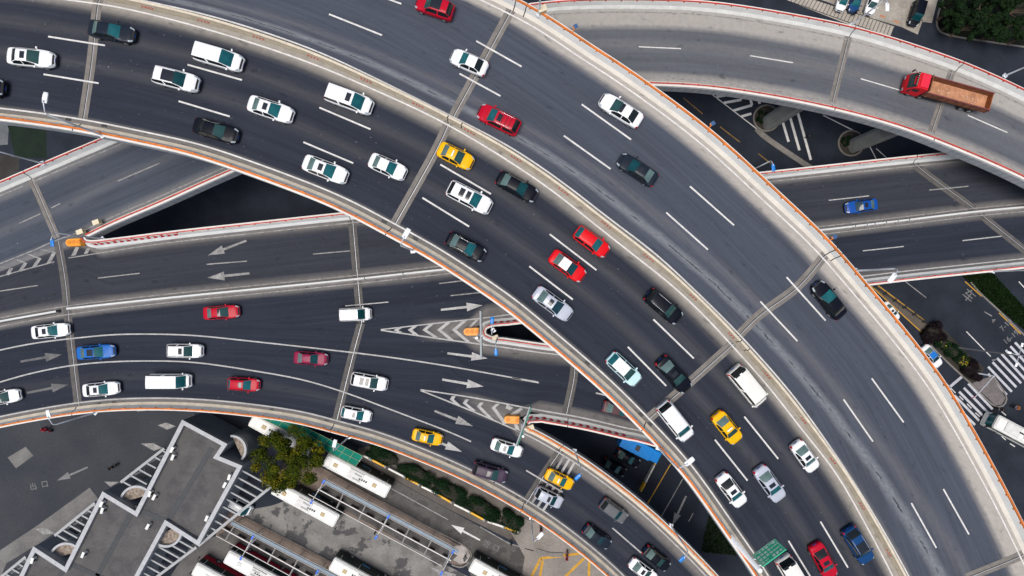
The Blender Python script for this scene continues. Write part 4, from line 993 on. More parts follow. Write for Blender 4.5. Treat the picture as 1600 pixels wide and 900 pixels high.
# ---- buses
def bus(u, v, ang, L, label, style, z=0.02, W=2.5, hgt=3.05):
    c = P(u, v, hgt); r = empty('bus', (c.x, c.y, z), rad(-ang)); tag(r, label, 'bus', 'buses around the bus station'); h = L / 2
    white = M('bus_white', (.76, .76, .73), .45, var=.09, scale=.9, world=False); sidem = paint('bus_dark_side', (.02, .035, .03)); low = paint('bus_' + style, {'green': (.018, .024, .02), 'red': (.35, .01, .03), 'mint': (.35, .66, .50)}[style])
    def shell(nm, z0, z1, w0, w1, mat, l0, l1, nose=.22):
        bm = bmesh.new(); rows = []
        for zz, w, l in ((z0, w0, l0), (z1, w1, l1)):
            pts = [(-l, -w * .92), (-l + .12, -w), (l - nose, -w), (l - nose * .3, -w * .9), (l, -w * .62), (l, w * .62), (l - nose * .3, w * .9), (l - nose, w), (-l + .12, w), (-l, w * .92)]
            rows.append([bm.verts.new((x, y, zz)) for x, y in pts])
        n = 10
        for k in range(n): bm.faces.new((rows[0][k], rows[0][(k + 1) % n], rows[1][(k + 1) % n], rows[1][k]))
        bm.faces.new(rows[1]); bm.faces.new(rows[0][::-1]); bmesh.ops.recalc_face_normals(bm, faces=bm.faces)
        return mesh_obj(nm, bm, mat, r)
    w = W / 2
    shell('body', .35, 1.35, w, w, white if style == 'mint' else low, h, h)
    shell('glazing', 1.35, 2.55, w - .03, w - .08, sidem, h - .03, h - .10)
    shell('roof', 2.55, 2.85, w - .05, w - .10, white, h - .04, h - .08); shell('roof_top', 2.85, hgt, w - .12, w - .34, white, h - .12, h - .30)
    if style == 'green':
        for s in (1, -1):
            bm = bmesh.new(); bbox(bm, (-h + .55, s * (w - .01), 1.1), (1.1, .06, 1.2), 0, .02); bbox(bm, (-h + 1.7, s * (w - .01), .75), (1.3, .06, .5), 0, .02); mesh_obj('green_panel', bm, paint('bus_lime', (.26, .52, .03)), r)
            bm = bmesh.new(); bbox(bm, (.6, s * (w - .01), 1.0), (1.5, .05, .55), 0, .02); mesh_obj('poster', bm, paint('bus_poster', (.55, .30, .04) if v > 900 else (.05, .16, .30)), r)
    bm = bmesh.new()   # window posts
    for s in (1, -1):
        for k in range(4): box(bm, (-h + .6 + k * (L - 1.6) / 3, s * (w - .045), 1.95), (.07, .06, 1.2))
    mesh_obj('window_post', bm, white, r)
    def deck(nm, x, y, sx, sy, hh, mat, bev=.04):
        bm = bmesh.new(); bbox(bm, (x, y, hgt + hh / 2), (sx, sy, hh), 0, bev); return mesh_obj(nm, bm, mat, r)
    roofm = M('bus_roof_panel', (.62, .62, .60), .6, world=False); tan = M('tan_hatch', (.46, .36, .20), .6, world=False); gry = M('grille_grey', (.33, .35, .34), .6, world=False)
    deck('roof_unit', -.2 if style != 'mint' else h - 2.9, 0, 2.6, 1.6, .16, roofm)
    bm = bmesh.new()
    for k in range(4):
        x = (-.9 if style == 'red' else .7) + k * .38
        tube(bm, [(x, -.12, hgt + .16), (x, -.12, hgt + .19)], .15, 12)
    mesh_obj('fan', bm, TRIM, r)
    for y in (-.45, .35): deck('vent_grille', .2, y, 1.3, .26, .20, gry, .02)
    for x in (-h + 2.0, h - 2.6): deck('roof_hatch', x, 0, .75, .65, .08, tan if style == 'green' else roofm)
    bm = bmesh.new()
    for x in np.arange(-h + 1.1, h - .8, 1.45): box(bm, (x, 0, hgt + .004), (.035, W - .72, .012))
    for s in (1, -1): box(bm, (0, s * (w - .42), hgt + .004), (L - 1.2, .03, .014))
    mesh_obj('roof_seam', bm, gry, r)
    bm = bmesh.new(); g = [[bm.verts.new((x, y, zz)) for y in (-.95, 0, .95)] for x, zz in ((h + .012, 1.25), (h - .055, 2.5))]
    for j in range(2): bm.faces.new((g[0][j], g[0][j + 1], g[1][j + 1], g[1][j]))
    mesh_obj('windshield', bm, GLASS, r)
    for s in (1, -1):
        bm = bmesh.new(); tube(bm, [(h - .1, s * (w - .1), 2.6), (h + .25, s * (w + .12), 2.65), (h + .28, s * (w + .15), 2.2)], .04, 6); bbox(bm, (h + .28, s * (w + .15), 2.05), (.12, .24, .45), 0, .03); mesh_obj('mirror', bm, TRIM, r)
        for x in (h - 2.5, -h + 2.9):
            bm = bmesh.new(); tube(bm, [(x, s * (w - .3), .48), (x, s * (w + .01), .48)], .48, 18, 0); tube(bm, [(x, s * (w - .05), .48), (x, s * (w + .02), .48)], .27, 12, 1); mesh_obj('wheel', bm, [TYRE, RIM], r)
    return r
bus(437, 681, 209, 11.0, 'white roofed bus half hidden under the big tree', 'green')
bus(557, 744, 27.5, 11.7, 'white roofed bus with tan hatches below the green canopy roof', 'green')
bus(476.5, 789, 28.5, 11.7, 'white bus with long clean roof below the big tree', 'green')
bus(566, 908, 209, 11.7, 'white bus with dark side and orange posters at the bottom edge', 'green')
bus(401, 897, 209, 11.7, 'white coach with red stripe nearer the station platform', 'red')
bus(351, 916, 209, 11.7, 'white coach with red stripe cut deepest by the bottom edge', 'red')
bus(785, 910, 209, 11.7, 'white bus beside the rounded end of the station platform', 'green')
bus(1608, 685, 208, 11.9, 'white and mint bus waiting at the crossing on the right edge', 'mint')

# ---- blue roofed truck in the shade
def box_truck():
    c = P(1000, 702, 3); r = empty('box_truck', (c.x, c.y, .02), rad(-27)); tag(r, 'truck with a bright blue roof parked in the road gap', 'truck')
    BL = paint('truck_blue', (.008, .22, .66)); bm = bmesh.new(); bbox(bm, (-.6, 0, 1.9), (5.4, 2.2, 2.3), 0, .08); mesh_obj('cargo_box', bm, BL, r)
    bm = bmesh.new(); bbox(bm, (2.95, 0, 1.5), (1.6, 2.05, 1.9), 0, .2); mesh_obj('cab', bm, BL, r)
    bm = bmesh.new(); box(bm, (3.72, 0, 1.9), (.12, 1.7, .7)); mesh_obj('windshield', bm, GLASS, r)
    bm = bmesh.new(); bbox(bm, (-.4, 0, 3.1), (.7, .9, .14), 0, .03); mesh_obj('roof_hatch', bm, TRIM, r)
    for x in (2.7, -2.2):
        for s in (1, -1):
            bm = bmesh.new(); tube(bm, [(x, s * .75, .45), (x, s * 1.06, .45)], .45, 18); mesh_obj('wheel', bm, TYRE, r)
box_truck()

# ---- people and scooters
def skin_person(joints_, edges, radii):
    me = bpy.data.meshes.new('person'); me.from_pydata(joints_, edges, []); o = bpy.data.objects.new('tmp', me); COL.objects.link(o)
    o.modifiers.new('s', 'SKIN'); sk = me.skin_vertices[0].data
    for i, rr in enumerate(radii): sk[i].radius = (rr, rr)
    sk[0].use_root = True
    sb = o.modifiers.new('b', 'SUBSURF'); sb.levels = 1; sb.render_levels = 1
    dg = bpy.context.evaluated_depsgraph_get(); dg.update(); m2 = bpy.data.meshes.new_from_object(o.evaluated_get(dg)); bpy.data.objects.remove(o)
    for f in m2.polygons: f.use_smooth = True
    return m2
HAIR = M('black_hair', (.012, .010, .010), .7, world=False); SKINC = M('skin_tone', (.42, .24, .17), .6, world=False)
def make_person(u, v, zg, ang, label, top, legs, seated=False, head=None):
    J = [(0, 0, .95), (0, 0, 1.15), (.02, 0, 1.38), (.03, 0, 1.5), (.05, 0, 1.62), (.05, 0, 1.74)]
    Rr = [.15, .14, .15, .06, .10, .09]; E = [(0, 1), (1, 2), (2, 3), (3, 4), (4, 5)]
    for s in (1, -1):
        b = len(J)
        if seated: J += [(.05, .10 * s, .90), (.42, .14 * s, .86), (.40, .15 * s, .42), (.54, .15 * s, .38)]
        else: J += [(0, .10 * s, .90), (.05 * s + .04, .11 * s, .50), (.16 * s - .05, .11 * s, .08), (.16 * s + .10, .11 * s, .04)]
        Rr += [.10, .075, .05, .045]; E += [(0, b), (b, b + 1), (b + 1, b + 2), (b + 2, b + 3)]
        b = len(J)
        if seated: J += [(.03, .21 * s, 1.40), (.20, .26 * s, 1.17), (.45, .24 * s, 1.10)]
        else: J += [(.02, .21 * s, 1.40), (.0 - .06 * s, .25 * s, 1.12), (.10 - .10 * s, .24 * s, .90)]
        Rr += [.065, .05, .04]; E += [(2, b), (b, b + 1), (b + 1, b + 2)]
    me = skin_person(J, E, Rr)
    for m in (top, legs, SKINC): me.materials.append(m)
    for pl in me.polygons:
        z, y = pl.center.z, abs(pl.center.y)
        pl.material_index = 2 if z > 1.47 or (seated and pl.center.x > .38 and z > 1.0) or (not seated and y > .19 and z < .96) else (1 if z < .95 or (seated and pl.center.x > .25 and z < 1) else 0)
    c = P(u, v, zg + .9); o = bpy.data.objects.new('person', me); COL.objects.link(o); o.location = (c.x, c.y, zg - (.08 if seated else 0)); o.rotation_euler = (0, 0, rad(-ang))
    tag(o, label, 'person')
    bm = bmesh.new(); bmesh.ops.create_uvsphere(bm, u_segments=12, v_segments=8, radius=.125); bm.transform(Matrix.Translation((.035, 0, 1.71)) @ Matrix.Diagonal((1.12, .95, .95, 1)))
    bmesh.ops.delete(bm, geom=[f for f in bm.faces if f.calc_center_median().z < 1.66 or f.calc_center_median().x > .13], context='FACES')
    mesh_obj('helmet' if head else 'hair', bm, head or HAIR, o, True)
    return o
def scooter(u, v, ang, label, col):
    c = P(u, v, .5); r = empty('scooter', (c.x, c.y, .02), rad(-ang)); tag(r, label, 'scooter', 'scooters in the street'); m = paint('scooter_' + col, {'red': (.45, .01, .03), 'black': (.02, .02, .025), 'blue': (.02, .06, .2)}[col])
    bm = bmesh.new(); bbox(bm, (-.35, 0, .62), (.75, .30, .32), 0, .1); bbox(bm, (.15, 0, .32), (.6, .30, .10), 0, .04); bbox(bm, (.55, 0, .68), (.16, .42, .75), 0, .06); mesh_obj('body', bm, m, r, True)
    bm = bmesh.new(); bbox(bm, (-.30, 0, .82), (.72, .30, .10), 0, .04); mesh_obj('seat', bm, TRIM, r, True)
    bm = bmesh.new(); tube(bm, [(.48, -.34, 1.04), (.56, -.1, 1.06), (.56, .1, 1.06), (.48, .34, 1.04)], .025, 6); tube(bm, [(.56, 0, 1.06), (.72, 0, .3)], .03, 6); mesh_obj('handlebar', bm, TRIM, r)
    for x in (-.62, .74):
        bm = bmesh.new(); tube(bm, [(x, -.06, .25), (x, .06, .25)], .25, 16); mesh_obj('wheel', bm, TYRE, r)
    bm = bmesh.new(); bbox(bm, (.64, 0, .82), (.07, .18, .13), 0, .03); mesh_obj('headlight', bm, HEADL, r)
    return r
cl = lambda n, c: M('cloth_' + n, c, .9, world=False)
for (u, v, a, colr, lab, plab, topc) in (
    (177, 729, 150, 'black', 'dark scooter ridden across the wide grey yard', 'person in dark clothes riding a scooter across the grey yard', ('dark', (.02, .022, .03))),
    (73, 672, 200, 'red', 'red scooter riding out below the orange railed parapet', 'person in red riding a scooter below the orange railed parapet', ('crimson', (.42, .015, .05))),
    (845, 826, 80, 'red', 'dark red scooter next to the white lamp head over the yard', 'person in dark red on the scooter beside the white lamp', ('maroon', (.16, .012, .02))),
    (886, 868, 95, 'red', 'red scooter with a pink rain cover on the yellow hatching', 'person under a pink rain cape on the yellow hatching', ('pink', (.70, .16, .16))),
    (1564, 640, 195, 'black', 'black scooter waiting at the tip of the paved island', 'person in dark clothes on the scooter at the island tip', ('black', (.015, .015, .02))),
    (1590, 637, 190, 'blue', 'dark scooter beside the mint bus carrying an orange load', 'person with orange vest on the scooter by the mint bus', ('orange', (.55, .20, .05)))):
    scooter(u, v, a, lab, colr); make_person(u, v, .02, a, plab, cl(*topc), cl('trousers', (.02, .022, .03)), True, M('helmet_red', (.4, .02, .04), .3, world=False) if topc[0] == 'crimson' else None)
for (u, v, a, lab, tc) in ((587, 831, 60, 'person in dark clothes standing at the station platform edge', ('dark', (.02, .022, .03))), (799, 848, 90, 'person in teal standing on the white edge line near the yard', ('teal', (.02, .12, .13))), (1337, 20, 200, 'person in black walking past the parked dark blue car', ('black', (.015, .015, .02))), (1263, 214, 250, 'person in dark clothes walking between the two bridge piers', ('dark', (.02, .022, .03)))):
    make_person(u, v, .02, a, lab, cl(*tc), cl('trousers', (.02, .022, .03)))
# ================================================================== GROUND
G_ASPH = None
def ground_mat(name, a, b, scale=.25, stain=None, streak=None):
    nb = NB(name); g = nb.geo(); n1 = nb.noise(g, scale, 5); n2 = nb.noise(g, 3.0, 4, .7); n3 = nb.noise(g, 14.0, 3, .7)
    c = nb.mix(nb.rng(n1, .35, .65), a, b); c = nb.mix(1.0, c, nb.mix(nb.rng(n2, .3, .7), (.82,) * 3, (1.16,) * 3), 'MULTIPLY')
    c = nb.mix(1.0, c, nb.mix(nb.rng(n3, .3, .7), (.85,) * 3, (1.12,) * 3), 'MULTIPLY')
    if stain: s = nb.noise(g, .30, 5, .6); c = nb.mix(nb.rng(s, .53, .57, 0, .8), c, stain)
    nb.col(c); nb.p(rough=.85, spec=.25); nb.bump(n3, .3, .01); MATS[name] = nb.m; return nb.m
def gpoly(name, pts, z, mat, kind='structure', sub=True):
    bm = bmesh.new(); flat(bm, pts, lambda u, v: z, 0); o = mesh_obj(name, bm, mat); tag(o, kind=kind); return o
bm = bmesh.new(); s = 700
g = [[bm.verts.new((-s + i * s / 10, -s + j * s / 10, 0)) for j in range(21)] for i in range(21)]
for i in range(20):
    for j in range(20): bm.faces.new((g[i][j], g[i + 1][j], g[i + 1][j + 1], g[i][j + 1]))
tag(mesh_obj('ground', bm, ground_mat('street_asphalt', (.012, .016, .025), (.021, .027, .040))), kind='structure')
YARD = ground_mat('yard_asphalt', (.032, .037, .046), (.049, .053, .061), .12)
gpoly('yard_pavement', [(-140, 640), (300, 640), (330, 700), (200, 1000), (-140, 1000)], .004, YARD)
gpoly('yard_apron', [(140, 762), (158, 785), (60, 850), (10, 880), (-40, 1000), (-200, 1000), (-60, 900), (60, 820)], .008, ground_mat('apron_concrete', (.13, .125, .125), (.19, .185, .18), .3))
gpoly('yard_apron', [(12, 715), (40, 698), (52, 712), (25, 732)], .008, MATS['apron_concrete'])
STC = ground_mat('station_concrete', (.15, .144, .136), (.235, .225, .21), .35, stain=(.045, .045, .05))
gpoly('bus_lane', [(425, 790), (480, 770), (740, 905), (760, 1000), (560, 1000), (520, 880), (370, 800)], .006, STC)
gpoly('bus_lane', [(495, 735), (565, 722), (620, 752), (790, 845), (835, 862), (830, 960), (760, 960), (720, 860), (600, 785)], .006, ground_mat('brown_lane_asphalt', (.075, .071, .068), (.12, .113, .105), .3, stain=(.055, .052, .05)))
gpoly('bus_lane', [(300, 850), (345, 835), (440, 900), (520, 960), (200, 1000)], .005, ground_mat('dim_lane_asphalt', (.09, .088, .086), (.13, .127, .122), .3))
gpoly('yard_pavement', [(780, 800), (850, 820), (960, 900), (1000, 1000), (800, 1000), (820, 870)], .010, ground_mat('brown_yard_paving', (.20, .18, .16), (.28, .25, .225), .3))
gpoly('pavement', [(560, 700), (620, 690), (760, 760), (840, 815), (830, 840), (800, 845), (700, 795), (560, 718)], .008, ground_mat('brown_footway', (.085, .073, .064), (.135, .118, .105), .3))
gpoly('parking_yard', [(1180, -40), (1262, -6), (1290, 2), (1340, 22), (1408, 42), (1434, 54), (1441, 34), (1456, 36), (1475, -40)], .006, ground_mat('parking_concrete', (.24, .22, .19), (.36, .33, .285), .4))
gpoly('pavement', [(1228, 0), (1235, -14), (1398, 41), (1391, 58), (1330, 40)], .010, ground_mat('beige_paving', (.33, .30, .26), (.41, .37, .32), .4))
KERB = M('kerb_stone', (.19, .175, .16), .85, var=.2)
def kerb(pts, w=.25, h=.13, zf=zG, lab='kerb'):
    c = cr(pts, 6) if len(pts) > 2 else resample(np.array(pts, float), n=6); fr = frames(c, zf, 1); bm = bmesh.new()
    sweep(bm, fr, [(-w / 2, -.02), (-w / 2, h), (w / 2, h), (w / 2, -.02)], 0, True); bmesh.ops.recalc_face_normals(bm, faces=bm.faces); tag(mesh_obj('kerb', bm, KERB), kind='structure')
kerb([(1482, -30), (1466, 20), (1463, 38), (1468, 49), (1482, 55), (1540, 65), (1660, 82)])
kerb([(599, 784), (660, 818), (732, 858), (737, 868), (731, 880), (720, 886), (706, 882)]); kerb([(372, 802), (514, 876), (600, 924)])
kerb([(838, 860), (860, 866), (880, 866)], .7, .16); kerb([(1443, 521), (1446, 530), (1480, 566), (1517, 600), (1554, 634), (1566, 634), (1572, 622), (1551, 587)])
kerb([(1516, 441), (1532, 459), (1562, 487), (1598, 522), (1640, 560)]); kerb([(1182, 201), (1190, 210), (1232, 240), (1275, 268)], .9, .14)
bm = bmesh.new()   # street paint
def gd(lst, w, mi): 
    for d in lst: ribbon(bm, [d[:2], d[2:]], w, zG, .022, mi)
gd([(1544, 584, 1573, 617), (1544, 573, 1581, 612), (1551, 566, 1588, 605), (1558, 559.5, 1595.5, 598.6), (1565, 553, 1602, 593), (1571.5, 547, 1609, 587), (1578.7, 541, 1616, 581), (1586, 535, 1623, 575), (1513, 599.5, 1551, 639.5), (1506, 606, 1545, 646), (1498.7, 612, 1538, 652), (1491.5, 618, 1530.7, 658), (1485, 625, 1523.5, 664), (1478, 631, 1516, 671)], .40, 6)
gd([(1479, 609, 1505, 587)], .45, 6)
gd([(1459.5, 580, 1493, 614), (1499, 619, 1505, 625), (1511, 631, 1518, 638), (1524, 645, 1531, 651), (1538, 656, 1545, 663.6), (1550, 669, 1558, 676), (1564.5, 681, 1571.5, 687.6), (1578, 693, 1586, 698), (1565, 643, 1572, 649), (1510, 518, 1548, 557), (1592, 440, 1602, 451)], .16, 0)
gd([(1415, 440, 1447, 465), (1538, 487, 1550, 494), (1550, 563, 1556, 562)], .14, 1)
gd([(1361, 447, 1441, 520), (1372, 446, 1445, 501), (1508, 440, 1534, 463), (1561, 489, 1595, 522)], .17, 2)
gd([(1068, 153, 1098, 178), (1125, 198, 1156, 222), (1185, 240, 1205, 256), (1203, 217, 1233, 240)], .17, 5)  # street dashes below the deck, its shade put into a darker yellow
gd([(1108, 144, 1182, 201), (1286, 180, 1336, 205), (1359, 229, 1370, 250), (1369, 232, 1388, 249)], .16, 0)
for q in ([(105, 60), (190, 45)], [(165, 110), (310, 85), (305, 60)], [(245, 175), (400, 130), (385, 70)], [(310, 225), (395, 200)], [(650, 250), (705, 435)], [(712, 210), (795, 505)], [(775, 170), (890, 585)], [(455, 85), (465, 118)]):
    q = [(x / 5.333 + 1100, y / 5.333 + 140) for x, y in q]
    for a, b in zip(q, q[1:]): ribbon(bm, [a, b], .42, zG, .022 + .002 * (a == q[0]), 0)
gd([(845, 872.5, 906, 865), (845, 872, 826, 910), (848, 876, 842, 910), (914, 871, 874, 910), (920.6, 876, 920, 910)], .42, 2)
gd([(750, 823, 795, 849), (795, 849, 834, 861), (820, 857, 834, 861), (600, 757, 700, 812), (1067, 748, 1033, 808), (1083, 802, 1076, 815)], .15, 1)
gd([(1048, 725, 1010, 790)], .16, 2)
arrow(bm, (137, 730), (89, 751), zG, .022, 7); arrow(bm, (750, 844), (705, 820), zG, .022, 0); arrow(bm, (1072, 775), (1050, 822), zG, .022, 1); arrow(bm, (740, 920), (672, 886), zG, .022, 1, .55)
for q in ([(240, 162), (355, 208), (250, 252), (130, 195)], ): flat(bm, [(x / 8 + 230, y / 8 + 640) for x, y in q], zG, .022, 1)
flat(bm, [(x / 4, y / 4 + 675) for x, y in ((880, 72), (960, 70), (1015, 100), (960, 118))], zG, .022, 1)
flat(bm, [(x / 4, y / 4 + 675) for x, y in ((218, 605), (290, 600), (345, 635), (270, 640))], zG, .024, 1); flat(bm, [(x / 4, y / 4 + 675) for x, y in ((652, 310), (745, 312), (690, 342))], zG, .022, 1)
# grating bars over the beige paving
for k in range(30):
    t = k / 29; a = np.array((1238, -12)) * (1 - t) + np.array((1397, 42)) * t; b = np.array((1230, 1)) * (1 - t) + np.array((1391, 58)) * t
    ribbon(bm, [a, b], .09, zG, .022, 3)
ribbon(bm, [(1228, 0), (1391, 58)], .12, zG, .024, 3); ribbon(bm, [(1236, -13), (1398, 41)], .12, zG, .024, 3)
gd([(1375, 24, 1383, 27), (1397, 32, 1405, 36)], .35, 4)
o = mesh_obj('street_markings', bm, [WHITEL, WORNL, YELL, TRIM, M('terracotta_block', (.42, .20, .10), .8), M('shaded_yellow_line', (.20, .115, .03), .8, var=.3), line_mat('crossing_paint', (.55, .56, .60), .5), line_mat('faded_yard_arrow', (.22, .22, .225), .7)]); tag(o, kind='structure')
FADED = line_mat('faded_lettering', (.20, .20, .205), .9)
def text(body, u, v, size, ang, sx=1.0):
    cu = bpy.data.curves.new('street_lettering', 'FONT'); cu.body = body; cu.size = size; cu.align_x = 'CENTER'; cu.align_y = 'CENTER'; cu.offset = .02
    t = bpy.data.objects.new('tmp', cu); COL.objects.link(t); dg = bpy.context.evaluated_depsgraph_get(); dg.update()
    me = bpy.data.meshes.new_from_object(t.evaluated_get(dg)); bpy.data.objects.remove(t); me.materials.clear(); me.materials.append(FADED)
    o = bpy.data.objects.new('street_lettering', me); COL.objects.link(o); p = P(u, v, .03); o.location = p; o.rotation_euler = (0, 0, rad(ang)); o.scale = (sx, 1, 1); tag(o, kind='structure')
text('出', 52, 761, 1.25, 12); text('口', 70, 757, 1.25, 12); text('进', 760, 850, 1.3, -28); text('口', 775, 857, 1.2, -28)
text('车', 1513, 463, 2.2, -40); text('4', 1552, 501, 1.1, -45); text('7-10', 1572, 508, 1.3, 45); text('16-19', 1580, 527, 1.3, 40)

gpoly('planting_bed', [(1482, -60), (1466, 20), (1464, 38), (1469, 48), (1483, 54), (1540, 64), (1680, 84), (1700, -60)], .012, ground_mat('dark_bed_soil', (.008, .011, .006), (.014, .018, .009), .5))
# grass and islands
def grass_patch(name, pts, n, z=.03, seed=1):
    gr = M('grass_soil', (.006, .012, .006), .95, var=.3); gpoly(name + '_soil', pts, z - .015, gr)
    rng = random.Random(seed); P3 = [P(u, v, 0) for u, v in pts]; xs = [p.x for p in P3]; ys = [p.y for p in P3]; bm = bmesh.new(); tl = bm.verts.layers.float.new('tint'); k = 0
    def inside(x, y):
        c = False
        for i in range(len(P3)):
            a, b = P3[i], P3[i - 1]
            if (a.y > y) != (b.y > y) and x < (b.x - a.x) * (y - a.y) / (b.y - a.y) + a.x: c = not c
        return c
    while k < n:
        x, y = rng.uniform(min(xs), max(xs)), rng.uniform(min(ys), max(ys))
        if not inside(x, y): continue
        k += 1; a = rng.uniform(0, 6.3); s = rng.uniform(.10, .22); h = rng.uniform(.08, .22); t = rng.random()
        vs = [bm.verts.new((x + math.cos(a) * s, y + math.sin(a) * s, z - .02)), bm.verts.new((x - math.cos(a) * s, y - math.sin(a) * s, z - .02)), bm.verts.new((x + rng.gauss(0, .1), y + rng.gauss(0, .1), z + h))]
        for q in vs: q[tl] = t
        bm.faces.new(vs)
    tag(mesh_obj(name, bm, LEAF['grass']), kind='stuff')
def leaf_mat(name, cols, rough=.6):
    nb = NB(name); r = nb.t.nodes.new('ShaderNodeValToRGB'); nb.set(r.inputs[0], nb.attr('tint'))
    el = r.color_ramp.elements
    el[0].position = 0; el[0].color = (*cols[0], 1); el[1].position = 1; el[1].color = (*cols[-1], 1)
    for i, c in enumerate(cols[1:-1]): e = el.new((i + 1) / (len(cols) - 1)); e.color = (*c, 1)
    nb.col(r.outputs[0]); nb.p(rough=.85, spec=.08); MATS[name] = nb.m; return nb.m
LEAF = {'olive': leaf_mat('olive_leaves', [(.012, .026, .003), (.030, .048, .004), (.070, .080, .005), (.19, .14, .006)]), 'dark': leaf_mat('dark_leaves', [(.005, .013, .006), (.010, .024, .008), (.02, .040, .008)]),
        'hedge': leaf_mat('hedge_leaves', [(.004, .014, .006), (.008, .026, .009), (.018, .045, .012)]), 'grass': leaf_mat('grass_blades', [(.005, .016, .004), (.009, .026, .006), (.018, .04, .009)]), 'plum': leaf_mat('plum_leaves', [(.008, .006, .008), (.015, .010, .012), (.024, .015, .016)]), 'bloom': leaf_mat('yellow_blooms', [(.40, .30, .01), (.55, .45, .02)])}
BARK = M('bark', (.09, .065, .045), .9, var=.25, world=False)
def leaves(bm, tl, rng, c, rx, ry, rz, n, size, t0=0.0, shell=.35, square=False):
    for _ in range(n):
        while True:
            x, y, z = rng.uniform(-1, 1), rng.uniform(-1, 1), rng.uniform(-1, 1)
            if square:
                if max(abs(x), abs(y), abs(z)) > shell: break
                continue
            r = math.sqrt(x * x + y * y + z * z)
            if shell < r <= 1: break
        p = Vector((c[0] + x * rx, c[1] + y * ry, c[2] + z * rz)); n1 = Vector((x + rng.gauss(0, .5), y + rng.gauss(0, .5), z + .5 + rng.gauss(0, .5))).normalized()
        a = n1.cross(Vector((rng.gauss(0, 1), rng.gauss(0, 1), rng.gauss(0, 1)))).normalized(); b = n1.cross(a); s = size * rng.uniform(.6, 1.25)
        t = max(0, min(1, t0 + rng.gauss(.35, .16)))
        vs = [bm.verts.new(p + a * s), bm.verts.new(p + b * s * .6), bm.verts.new(p - a * s), bm.verts.new(p - b * s * .6)]
        for q in vs: q[tl] = t
        bm.faces.new(vs)
def tree(u, v, R_, top, kind, n, label, seed, group=None, size=.22, clumps=34, warm=.0):
    rng = random.Random(seed); zc = top * .62; c = P(u, v, zc); o = empty('tree', (c.x, c.y, 0)); tag(o, label, 'tree', group)
    bm = bmesh.new(); tl = bm.verts.layers.float.new('tint'); br = []
    for k in range(clumps):
        a = rng.uniform(0, 6.283); rr = R_ * math.sqrt(rng.random()) * (.84 if clumps < 30 else .78 + .24 * math.sin(3 * a + 1) ** 2); hz = zc + (top - zc) * (1 - (rr / R_) ** 2) * rng.uniform(.15, .95) - rng.uniform(0, .9)
        q = (math.cos(a) * rr * 1.06, math.sin(a) * rr * .94, hz); cr_ = R_ * (rng.uniform(.15, .30) if clumps < 30 else rng.uniform(.10, .24)); br.append(q)
        wm = warm * rng.choice((0, .2, .45, 1.0)) * (.55 + .45 * rr / R_)
        leaves(bm, tl, rng, q, cr_, cr_, cr_ * .7, n // clumps, size, wm - .12 + .2 * rng.random(), .2)
    mesh_obj('crown', bm, LEAF[kind], o)
    bm = bmesh.new(); tube(bm, [(0, 0, 0), (.05, .03, zc * .4), (0, .1, zc * .75)], [.26, .2, .15], 8)
    for q in br[:12]: tube(bm, [(0, .05, zc * rng.uniform(.45, .75)), (q[0] * .5, q[1] * .5, zc * .75 + .3 * (q[2] - zc * .75)), q], [.10, .07, .03], 6)
    mesh_obj('trunk', bm, BARK, o); return o
tree(450, 718, 5.5, 8.5, 'olive', 15000, 'big olive green tree with yellowing edges among the white buses', 11, size=.17, clumps=70, warm=.42)
for i, (u, v, r, t) in enumerate(((1492, 14, 2.6, 6), (1516, 38, 2.7, 6.5), (1542, 10, 3.2, 7.5), (1566, 44, 3.0, 6.5), (1592, 12, 3.2, 7), (1612, 50, 3.2, 7), (1515, -18, 3.2, 7), (1568, -22, 3.4, 7.5), (1490, 36, 1.6, 4))):
    tree(u, v, r, t, 'dark', 3400, 'dark evergreen tree in the grove by the parking yard', 30 + i, 'dark trees by the parking yard', .22, 20, .1)
def shrub(name, u, v, sx, sy, h, ang, kind, n, label, seed, group=None, boxy=False, size=.12, bloom=0):
    rng = random.Random(seed); c = P(u, v, h * .6); o = empty(name, (c.x, c.y, .02), rad(-ang)); tag(o, label, name, group)
    bm = bmesh.new(); tl = bm.verts.layers.float.new('tint')
    if boxy:
        leaves(bm, tl, rng, (0, 0, h * .5), sx / 2, sy / 2, h * .5, n, size, 0, .82, True)
    else:
        for k in range(13): leaves(bm, tl, rng, (rng.uniform(-.4, .4) * sx, rng.uniform(-.4, .4) * sy, h * rng.uniform(.3, .7)) if k else (0, 0, h * .45), sx * .2 if k else sx * .45, sy * .25 if k else sy * .5, h * .45, n // 13, size, rng.uniform(-.1, .2), .5)
    mesh_obj('foliage', bm, LEAF[kind], o)
    bm = bmesh.new(); t = bmesh.new(); bmesh.ops.create_icosphere(t, subdivisions=2, radius=1); t.transform(Matrix.Translation((0, 0, h * .42)) @ Matrix.Diagonal((sx * .40, sy * .40, h * .42, 1)))  # dark ellipsoid core inside the foliage, stems joined to it
    me = bpy.data.meshes.new('tmp'); t.to_mesh(me); t.free(); bm.from_mesh(me); bpy.data.meshes.remove(me)
    for s in range(4): tube(bm, [(0, 0, 0), (sx * .2 * math.cos(s * 1.6), sy * .2 * math.sin(s * 1.6), h * .6)], .03, 5)
    mesh_obj('core_and_stems', bm, M('dark_core_and_stems', (.02, .018, .012), .9, world=False), o)
    if bloom:
        bm = bmesh.new(); tl = bm.verts.layers.float.new('tint'); leaves(bm, tl, rng, (0, 0, h * .75), sx * .4, sy * .4, h * .3, bloom, .10, .2, .4); mesh_obj('blossom', bm, LEAF['bloom'], o)
shrub('shrub', 1460, 520, 3.2, 3.2, 1.8, 0, 'plum', 7000, 'round dark plum shrub at the left end of the planted island', 1)
shrub('shrub', 1520, 578, 3.2, 3.2, 1.8, 0, 'plum', 7000, 'round dark plum shrub at the right end of the planted island', 2)
